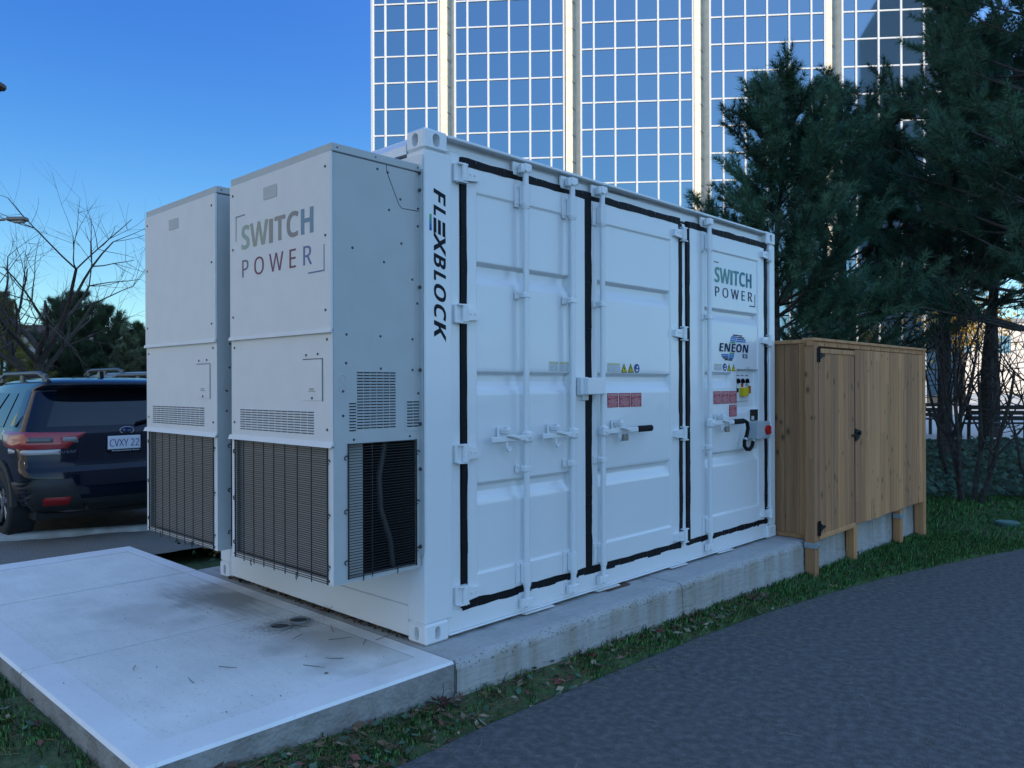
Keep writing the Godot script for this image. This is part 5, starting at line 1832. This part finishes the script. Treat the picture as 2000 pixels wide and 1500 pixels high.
func leaf(mb: MB, p: Vector3, s: float, c: Color) -> void:
	var d := Vector3(rng.randf_range(-1, 1), rng.randf_range(-1, 1), rng.randf_range(-1, 1)).normalized()
	var q := d.cross(Vector3(rng.randf_range(-1, 1), rng.randf_range(-1, 1), rng.randf_range(-1, 1))).normalized()
	mb.tri(p - d * s * 0.5, p + q * s * 0.32, p + d * s * 0.5)
	mb.tri(p - d * s * 0.5, p + d * s * 0.5, p - q * s * 0.32)
	mb.tint(Color(c.r, c.g, c.b))

func lamp(at: Vector3, h: float, way: float, label: String, arm: float) -> void:
	var o := thing("street_lamp", label, "street lamp", at, -0.811, "street lamps in the lot")
	var dir := Vector3(1, 0, 0)
	var m := MB.new()
	m.cyl(Vector3(0, 0, 0), Vector3(0, h - 0.15, 0), 0.085, 0.055, 12)
	m.bbox(Vector3(0, 0.10, 0), Vector3(0.34, 0.2, 0.34), 0.02)
	var met := mat(0.20, 0.19, 0.18, 0.5, 0.3)
	put("pole", m, met, o)
	m = MB.new()
	m.tube([Vector3(0, h - 0.2, 0), dir * arm * 0.3 + Vector3(0, h - 0.04, 0), dir * arm * 0.75 + Vector3(0, h, 0)], [0.05, 0.045, 0.04], 8)
	put("arm", m, met, o)
	m = MB.new()
	m.bbox(dir * (arm + 0.02) + Vector3(0, h + 0.01, 0), Vector3(0.62, 0.13, 0.28), 0.04)
	put("lamp_head", m, met if arm > 1.0 else mat(0.10, 0.06, 0.045, 0.5), o)
	m = MB.new()
	m.bbox(dir * (arm + 0.06) + Vector3(0, h - 0.075, 0), Vector3(0.36, 0.07, 0.20), 0.03)
	put("lens", m, mat(0.45, 0.45, 0.44, 0.2), o)

# ---------------------------------------------------------------- pines and the planted bank
func make_pines() -> void:
	rng.seed = 31
	tufts.clear()
	for k in 10: tufts.append(needle_tuft(26, 1.0, 0.062, 1.2))
	var dark := Color(0.055, 0.135, 0.080)
	var list := [
		["broad dark pine whose tips reach over the container's far end", Vector3(9.9, -0.4, -2.6), 6.9, 1.3, 2.35, 0.42, 1.0, Vector3(0.2, 0, 0.1)],
		["tallest dark pine, its crown running out of the photo's top beside the lawn", Vector3(12.2, -0.40, 0.75), 11.5, 2.7, 2.9, 0.5, 1.0, Vector3(-0.3, 0, 0.3)],
		["dark pine on the bank behind the enclosure, hidden low by the boards", Vector3(14.4, -0.2, -3.2), 8.1, 1.2, 2.9, 0.5, 1.0, Vector3(0.1, 0, 0)],
		["pine with a thick grey trunk on the bank just past the enclosure's end", Vector3(14.26, -0.12, -1.15), 9.4, 2.9, 2.5, 0.5, 0.95, Vector3(0.2, 0, 0.2)],
		["pine with a slanting trunk near the dark bench", Vector3(16.3, 0.0, -0.9), 9.0, 3.2, 2.4, 0.5, 0.9, Vector3(1.1, 0, 0.7)],
		["slender pine on top of the bank behind the bench", Vector3(18.9, 0.1, -1.3), 9.5, 3.3, 2.4, 0.5, 0.9, Vector3(0.2, 0, 0.1)],
		["pine with a stout trunk at the photo's edge, on the bank", Vector3(15.1, -0.1, 1.55), 10.5, 3.1, 2.7, 0.5, 0.95, Vector3(0.1, 0, -0.1)]]
	for q in list:
		var o := thing("pine_tree", q[0], "pine tree", q[1], 0.0, "pines on the planted bank")
		conifer(o, q[2], q[3], q[4], q[5], q[6], 0.155, dark * rng.randf_range(0.9, 1.15), mats.bark_grey if q[2] > 9.0 else mats.bark, 0.0, q[7])
	# leafless many-stemmed shrubs in front of the bank
	for q in [[Vector3(10.9, -0.42, 0.12), 3.6, 5, "leafless shrub of several dark stems at the lawn's far edge"], [Vector3(11.6, -0.40, 0.95), 3.0, 4, "leafless shrub at the photo's edge by the lawn"], [Vector3(12.9, -0.3, -0.6), 3.2, 4, "leafless shrub on the bank in front of the thick grey trunk"]]:
		var o := thing("bare_shrub", q[3], "shrub", q[0])
		for k in q[2]:
			var az := rng.randf() * TAU
			var mb := MB.new()
			limb(o, [mb], Vector3(cos(az), 0, sin(az)) * 0.12 - Vector3(0, 0.1, 0), Vector3(cos(az) * 0.25, 1.0, sin(az) * 0.25).normalized(), q[1] * rng.randf_range(0.6, 0.85), rng.randf_range(0.03, 0.05), 2, 0.5, 0.3)
			put("stem", mb, mats.bark, o)
	# an autumn tree in the sun beyond
	var a := thing("autumn_tree", "tree with yellow autumn leaves in the sun, seen between the pine trunks", "tree", Vector3(47.5, 0, -9))
	var t := MB.new()
	t.cyl(Vector3(0, 0, 0), Vector3(0, 4, 0), 0.22, 0.12)
	put("trunk", t, mats.bark, a)
	t = MB.new()
	for k in 1800:
		var d := Vector3(rng.randfn(), rng.randfn() * 0.8, rng.randfn()) * 1.1
		leaf(t, Vector3(0, 5.0, 0) + d, rng.randf_range(0.15, 0.3), Color(0.42, 0.27, 0.04) * rng.randf_range(0.6, 1.3))
	put("crown", t, mats.leafy, a)

func bench(at: Vector3, turn: float, label: String) -> void:
	var o := thing("park_bench", label, "bench", at, turn, "benches on the bank")
	var m := mat(0.02, 0.018, 0.017, 0.6)
	for k in 4:
		var b := MB.new()
		b.bbox(Vector3(0, 0.44, -0.18 + 0.11 * k), Vector3(1.5, 0.03, 0.09), 0.006)
		put("seat_slat", b, m, o)
	for k in 3:
		var b := MB.new()
		b.bbox(Vector3(0, 0.56 + 0.12 * k, -0.27 - 0.02 * k), Vector3(1.5, 0.09, 0.03), 0.006)
		put("back_slat", b, m, o)
	for s in [-0.68, 0.68]:
		for z in [-0.25, 0.18]:
			var b := MB.new()
			b.bbox(Vector3(s, 0.22, z), Vector3(0.06, 0.44, 0.06), 0.005)
			put("leg", b, m, o)
		var r := MB.new()
		r.bbox(Vector3(s, 0.62, -0.02), Vector3(0.06, 0.04, 0.5), 0.005)
		r.bbox(Vector3(s, 0.53, 0.18), Vector3(0.05, 0.18, 0.05), 0.005)
		r.bbox(Vector3(s, 0.64, -0.29), Vector3(0.05, 0.44, 0.05), 0.005)
		put("armrest", r, m, o)

func make_mound() -> void:
	rng.seed = 41
	bench(Vector3(17.3, 0.13, -0.9), 2.2, "dark slatted bench between the pine trunks on top of the bank")
	bench(Vector3(18.4, 0.13, -3.0), 2.5, "dark bench partly hidden behind the enclosure's far corner")
	# ivy over the bank
	var iv := MB.new()
	for k in 15000:
		var x := rng.randf_range(8.5, 19.5)
		var z := rng.randf_range(-6.5, 4.0)
		var f := forward_of(x, z)
		if f < 12.5 + nz.get_noise_2d(x * 120, z * 120) * 0.4 or f > 16.8 or side_of(x, z) < 3.5: continue
		var p := Vector3(x, ground_y(x, z) + 0.04 + rng.randf() * 0.14 + maxf(0.0, nz.get_noise_2d(x * 200, z * 200)) * 0.25, z)
		var s := rng.randf_range(0.07, 0.13)
		var up := (Vector3(-0.4, 1.0, 0.3) + Vector3(rng.randf_range(-1, 1), rng.randf_range(-1, 1), rng.randf_range(-1, 1)) * 0.7).normalized()
		var d := up.cross(Vector3(rng.randf_range(-1, 1), 0.1, rng.randf_range(-1, 1))).normalized()
		var q := up.cross(d)
		iv.tri(p - d * s * 0.5, p + q * s * 0.45, p + d * s * 0.6)
		iv.tri(p - d * s * 0.5, p + d * s * 0.6, p - q * s * 0.45)
		iv.tint(Color(0.045, 0.095, 0.06) * rng.randf_range(0.5, 1.7))
	var o := put("ivy_leaves", iv, mats.veg)
	o.set_meta("kind", "stuff")
	tag(o, "dark ivy covering the bank under the pines", "ivy")
	# sunlit plaza and a pale building beyond the trees
	var p := MB.new()
	var rr := []
	for f in [18.3, 24.0, 40.0, 70.0, 100.0]:
		var line := PackedVector3Array()
		for s in [9.0, 20.0, 40.0, 80.0]: line.append(Vector3(-2.84 + s * 0.689 + f * 0.725, 0.16, 3.366 + s * 0.725 - f * 0.689))
		rr.append(line)
	p.grid(rr)
	struct("plaza", p, mat(0.60, 0.55, 0.48, 0.9))
	var b := thing("low_building", "pale sunlit low building beyond the pine trunks", "building", Vector3(-2.84 + 62 * 0.689 + 98 * 0.725, 0, 3.366 + 62 * 0.725 - 98 * 0.689), -0.81)
	var m := MB.new()
	m.span(Vector3(-30, 0, -6), Vector3(30, 9.0, 0))
	put("wall", m, mat(0.72, 0.66, 0.60, 0.9), b)
	for k in 12:
		m = MB.new()
		m.span(Vector3(-27 + k * 4.8, 5.2, 0.0), Vector3(-24 + k * 4.8, 7.4, 0.05))
		put("window", m, mats.glass, b)
	m = MB.new()
	m.span(Vector3(-30.2, 9.0, -6.2), Vector3(30.2, 9.5, 0.2))
	put("roof", m, mat(0.3, 0.3, 0.3, 0.9), b)

# ---------------------------------------------------------------- grass and litter
func make_grass() -> void:
	rng.seed = 51
	var g := MB.new()
	var blades := []
	for k in 8:
		var v := PackedVector3Array()
		var n := PackedVector3Array()
		for i in 5:
			var az := rng.randf() * TAU
			var l := rng.randf_range(0.018, 0.042)
			var lean := Vector3(cos(az), 0, sin(az)) * rng.randf_range(0.2, 1.1) * l
			var s := Vector3(-sin(az), 0, cos(az)) * 0.0022
			var b := Vector3(rng.randf_range(-1, 1), 0, rng.randf_range(-1, 1)) * 0.02
			var t := b + lean + Vector3(0, l, 0)
			var mid := b + lean * 0.35 + Vector3(0, l * 0.6, 0)
			var nn := (Vector3.UP * 0.8 + Vector3(cos(az), 0, sin(az)) * 0.5).normalized()
			for q in [b - s, b + s, mid + s, b - s, mid + s, mid - s, mid - s, mid + s, t]:
				v.append(q); n.append(nn)
		blades.append([v, n])
	var count := 0
	for k in 120000:
		if count > 17000: break
		var x := rng.randf_range(-3.6, 13.0)
		var z: float
		var roll := rng.randf()
		if x < -1.66: z = rng.randf_range(-2.6, 1.0)
		elif x < 8.0: z = rng.randf_range(0.29, 3.0)
		else: z = rng.randf_range(-4.0, 4.0)
		if z > path_edge(x) - 0.005 + nz.get_noise_2d(x * 700, 1) * 0.03: continue
		if x > -1.66 and x < 7.56 and z < 0.30: continue
		var f := forward_of(x, z)
		if f > 12.9: continue
		if f > 7.0 and roll > 0.75: continue
		var thin := nz.get_noise_2d(x * 150, z * 150)
		if x < 0.9 and thin + rng.randf() * 0.5 > 0.18: continue
		var sc := rng.randf_range(0.7, 1.25) * (1.0 + 0.25 * maxf(0.0, f - 6.0) * 0.2)
		if z < 0.36 and x > 0: sc *= 1.3
		var c := Color(0.06, 0.28, 0.06).lerp(Color(0.15, 0.28, 0.07), rng.randf()) * rng.randf_range(0.7, 1.35)
		if rng.randf() < 0.07: c = Color(0.16, 0.13, 0.06)
		var bl: Array = blades[rng.randi() % 8]
		g.add(bl[0], bl[1], Transform3D(Basis(Vector3.UP, rng.randf() * TAU).scaled(Vector3(sc, sc, sc)), Vector3(x, ground_y(x, z) - 0.003, z)), Color(c.r, c.g, c.b))
		count += 1
	var o := put("grass", g, mats.veg)
	o.set_meta("kind", "stuff")
	tag(o, "short green lawn grass along the slab and path", "grass")
	# patch of weeds behind the apron
	g = MB.new()
	for k in 500:
		var x := rng.randf_range(0.35, 1.6)
		var z := rng.randf_range(-4.5, -2.9)
		if z > -3.0 and x < 0.1: continue
		leaf(g, Vector3(x, -0.07 + rng.randf() * 0.08, z), rng.randf_range(0.03, 0.07), (Color(0.03, 0.06, 0.02) if rng.randf() < 0.6 else Color(0.16, 0.09, 0.03)) * rng.randf_range(0.6, 1.4))
	o = put("weeds", g, mats.veg)
	o.set_meta("kind", "stuff")
	tag(o, "weeds and leaf scraps between the kerb and the container", "weeds")

func maple(size: float, curl: float) -> MB:
	var m := MB.new()
	var prof := [1.0, 0.42, 0.62, 0.36, 0.86, 0.40, 0.66, 0.34, 0.55, 0.22, 0.16, 0.22, 0.55, 0.34, 0.66, 0.40, 0.86, 0.36, 0.62, 0.42]
	var pts := []
	for k in prof.size():
		var a := TAU * k / prof.size()
		var r: float = prof[k] * size * rng.randf_range(0.85, 1.1)
		pts.append(Vector3(sin(a) * r, curl * r * r / size + 0.05 * size * sin(a * 3.0 + curl * 9.0), cos(a) * r))
	for k in pts.size():
		m.tri(Vector3(0, 0.0, 0), pts[k], pts[(k + 1) % pts.size()])
	m.tube([Vector3(0, 0, -size * 0.1), Vector3(size * 0.05, size * 0.10, -size * 0.7), Vector3(0, size * 0.2, -size * 1.1)], [size * 0.02, size * 0.018, size * 0.015], 4)
	return m

func make_litter() -> void:
	rng.seed = 61
	var tan_c := Color(0.25, 0.18, 0.11)
	var red_c := Color(0.17, 0.035, 0.03)
	var brown_c := Color(0.09, 0.05, 0.03)
	var pink_c := Color(0.34, 0.16, 0.13)
	var leaves := [
		[Vector3(0.40, 0, 0.335), 0.075, tan_c, 0.5, 0.9, "tan maple leaf leaning in the grass below the slab, nearest its corner"],
		[Vector3(0.80, 0, 0.345), 0.070, tan_c, 0.4, 0.5, "tan maple leaf lying flat in the grass strip by the slab, past the first"],
		[Vector3(1.02, 0, 0.345), 0.065, red_c, 0.9, 0.8, "dark red curled leaf against the slab, first of the red ones"],
		[Vector3(1.80, 0, 0.36), 0.055, Color(0.30, 0.04, 0.05), 0.8, 0.9, "bright red leaf against the slab's foot, halfway along"],
		[Vector3(1.98, 0, 0.375), 0.075, pink_c * 0.7, 0.5, 0.5, "brownish pink leaf by the slab beside the bright red one"],
		[Vector3(3.12, 0, 0.37), 0.085, brown_c, 1.1, 1.1, "dark brown crumpled leaf at the slab's foot near the enclosure post"],
		[Vector3(3.30, 0, 0.40), 0.06, tan_c * 0.8, 0.9, 0.8, "tan curled leaf near the crumpled brown one at the slab's foot"],
		[Vector3(-0.17, 0, 0.325), 0.085, Color(0.055, 0.022, 0.02), 1.2, 1.2, "dark maroon crumpled leaf leaning on the apron's front face"],
		[Vector3(-0.08, 0, 0.335), 0.065, Color(0.13, 0.055, 0.045), 1.1, 1.0, "brown curled leaf under the corner where apron meets slab"],
		[Vector3(0.64, 0, 0.425), 0.055, Color(0.22, 0.06, 0.045), 0.7, 0.6, "orange-red leaf at the path's edge below the tan leaves"],
		[Vector3(1.25, 0, 0.43), 0.045, pink_c, 0.5, 0.4, "pinkish leaf on the path's edge"],
		[Vector3(4.15, 0, 0.62), 0.055, tan_c, 0.3, 0.2, "pale leaf on the grass in front of the enclosure gate"],
		[Vector3(-1.80, 0, -0.86), 0.050, Color(0.10, 0.20, 0.03), 0.5, 0.5, "yellow-green leaf in the grass beside the apron"],
		[Vector3(-1.80, 0, -1.02), 0.050, Color(0.40, 0.42, 0.42), 0.6, 0.6, "pale grey leaf in the grass beside the apron"],
		[Vector3(-0.60, 0.002, -0.06), 0.02, brown_c, 0.3, 0.2, "tiny dark leaf scrap on the apron's nearest pour"],
		[Vector3(0.62, 0, -4.05), 0.085, Color(0.36, 0.16, 0.02), 0.6, 0.4, "orange leaf on the ground behind the apron's far corner"],
		[Vector3(0.85, 0, -3.75), 0.075, Color(0.26, 0.18, 0.06), 0.5, 0.3, "dull yellow leaf among weeds near the container's far corner"],
		[Vector3(0.10, 0.012, -0.20), 0.07, Color(0.13, 0.06, 0.035), 0.9, 0.5, "brown leaf tucked under the container's end rail near the corner casting"],
		[Vector3(-0.01, 0.012, -0.98), 0.07, Color(0.11, 0.055, 0.035), 0.8, 0.4, "brown leaf under the end rail beside the conduit stubs"]]
	for q in leaves:
		var m := maple(q[1], q[3])
		var p: Vector3 = q[0]
		if p.y == 0.0: p.y = ground_y(p.x, p.z) + 0.018
		if p.z < -3.0: p.y = -0.04
		var o := put("fallen_leaf", m, mats["leaf" + str(q[2])] if mats.has("leaf" + str(q[2])) else leaf_mat(q[2]))
		o.transform = Transform3D(Basis(Vector3.UP, rng.randf() * TAU) * Basis(Vector3.RIGHT, q[4] * rng.randf_range(0.5, 1.0)), p)
		tag(o, q[5], "leaf", "fallen leaves")
	# mixed litter: scraps of leaf and pine needles in the grass strips
	var lt := MB.new()
	for k in 3000:
		var x := rng.randf_range(-3.2, 3.4)
		var z := rng.randf_range(0.29, 0.60) if x > -1.66 else rng.randf_range(-2.2, 0.8)
		if x > 0.9 and rng.randf() < 0.55: continue
		if z > path_edge(x) + 0.012: continue
		var y := ground_y(x, z) + 0.012 + rng.randf() * 0.016
		var roll := rng.randf()
		if roll < 0.30:
			var c: Color = [Color(0.20, 0.12, 0.06), Color(0.11, 0.06, 0.035), Color(0.30, 0.24, 0.16), Color(0.15, 0.05, 0.035), Color(0.05, 0.12, 0.07), Color(0.10, 0.16, 0.10)][rng.randi() % 6]
			var s := rng.randf_range(0.012, 0.036)
			var up := (Vector3.UP + Vector3(rng.randf_range(-1, 1), 0, rng.randf_range(-1, 1)) * 0.6).normalized()
			var d := up.cross(Vector3(rng.randf_range(-1, 1), 0.1, rng.randf_range(-1, 1))).normalized()
			var w := up.cross(d)
			var p := Vector3(x, y, z)
			lt.tri(p - d * s, p + w * s * 0.6, p + d * s)
			lt.tri(p - d * s, p + d * s, p - w * s * 0.6)
			lt.tint(Color(c.r, c.g, c.b) * rng.randf_range(0.6, 1.3))
		else:
			needle(lt, Vector3(x, y, z), rng.randf_range(0.04, 0.11), Color(0.22, 0.13, 0.07) * rng.randf_range(0.5, 1.5), 0.0011)
	var o := put("leaf_litter", lt, mats.veg)
	o.set_meta("kind", "stuff")
	tag(o, "brown pine needles and leaf scraps lying in the grass", "litter")
	# needles and grit on path and apron
	lt = MB.new()
	for k in 90:
		var x := rng.randf_range(-0.4, 7.0)
		var z := path_edge(x) + 0.05 + rng.randf() * rng.randf() * 3.0
		var n := rng.randi_range(1, 3)
		for i in n: needle(lt, Vector3(x, path_y(x) + 0.004, z), rng.randf_range(0.03, 0.09), Color(0.40, 0.34, 0.24) * rng.randf_range(0.5, 1.1), 0.0013)
	for q in [Vector3(-1.22, 0, -0.88), Vector3(-0.93, 0, -0.55), Vector3(-1.12, 0, -0.42), Vector3(-0.62, 0, -0.25), Vector3(-0.42, 0, -0.18), Vector3(-0.3, 0, -0.5), Vector3(-0.2, 0, -0.6), Vector3(-0.35, 0, -0.7), Vector3(-0.15, 0, -0.35), Vector3(-0.25, 0, -0.8), Vector3(-0.12, 0, -0.3)]:
		needle(lt, q + Vector3(0, 0.003, 0), rng.randf_range(0.09, 0.15), Color(0.07, 0.06, 0.05), 0.0018)
	for k in 30:
		var p := Vector3(rng.randf_range(-1.6, -0.1), 0.002, rng.randf_range(-3.9, 0.2))
		lt.box(p, Vector3(1, 0.6, 1) * rng.randf_range(0.002, 0.005))
		lt.tint(Color(0.05, 0.045, 0.04))
	o = put("needle_litter", lt, mats.veg)
	o.set_meta("kind", "stuff")
	tag(o, "stray pine needles and grit on the path and the apron", "litter")
	# rubbish line under the end rail
	lt = MB.new()
	for k in 500:
		var z := rng.randf_range(-2.3, -0.15)
		leaf(lt, Vector3(rng.randf_range(0.0, 0.09), 0.004 + rng.randf() * 0.015, z), rng.randf_range(0.015, 0.05), Color(0.09, 0.055, 0.035) * rng.randf_range(0.5, 1.6))
	o = put("leaf_litter", lt, mats.veg)
	o.set_meta("kind", "stuff")
	tag(o, "dark line of leaf scraps blown under the container's end rail", "litter")
	var v := thing("valve_cover", "round green utility cover set in the lawn past the enclosure", "utility cover", Vector3(9.15, ground_y(9.15, 0.95) + 0.03, 0.95))
	var m := MB.new()
	m.cyl(Vector3(0, -0.05, 0), Vector3(0, 0.012, 0), 0.155, 0.150, 24)
	put("rim", m, mat(0.05, 0.12, 0.09, 0.6), v)
	m = MB.new()
	m.cyl(Vector3(0, 0.012, 0), Vector3(0, 0.024, 0), 0.135, 0.128, 24)
	put("lid", m, mat(0.10, 0.20, 0.16, 0.55), v)

func leaf_mat(c: Color) -> StandardMaterial3D:
	var m := mat(c.r, c.g, c.b, 0.75)
	mats["leaf" + str(c)] = m
	return m

func needle(mb: MB, p: Vector3, l: float, c: Color, r: float) -> void:
	var a := rng.randf() * TAU
	var d := Vector3(cos(a), rng.randf_range(-0.05, 0.10), sin(a))
	var b := Vector3(-sin(a), 0, cos(a)) * rng.randf_range(-0.35, 0.35)
	mb.tube([p, p + d * l * 0.5 + b * l * 0.25, p + d * l], [r, r, r * 0.6], 3, false)
	mb.tint(Color(c.r, c.g, c.b))
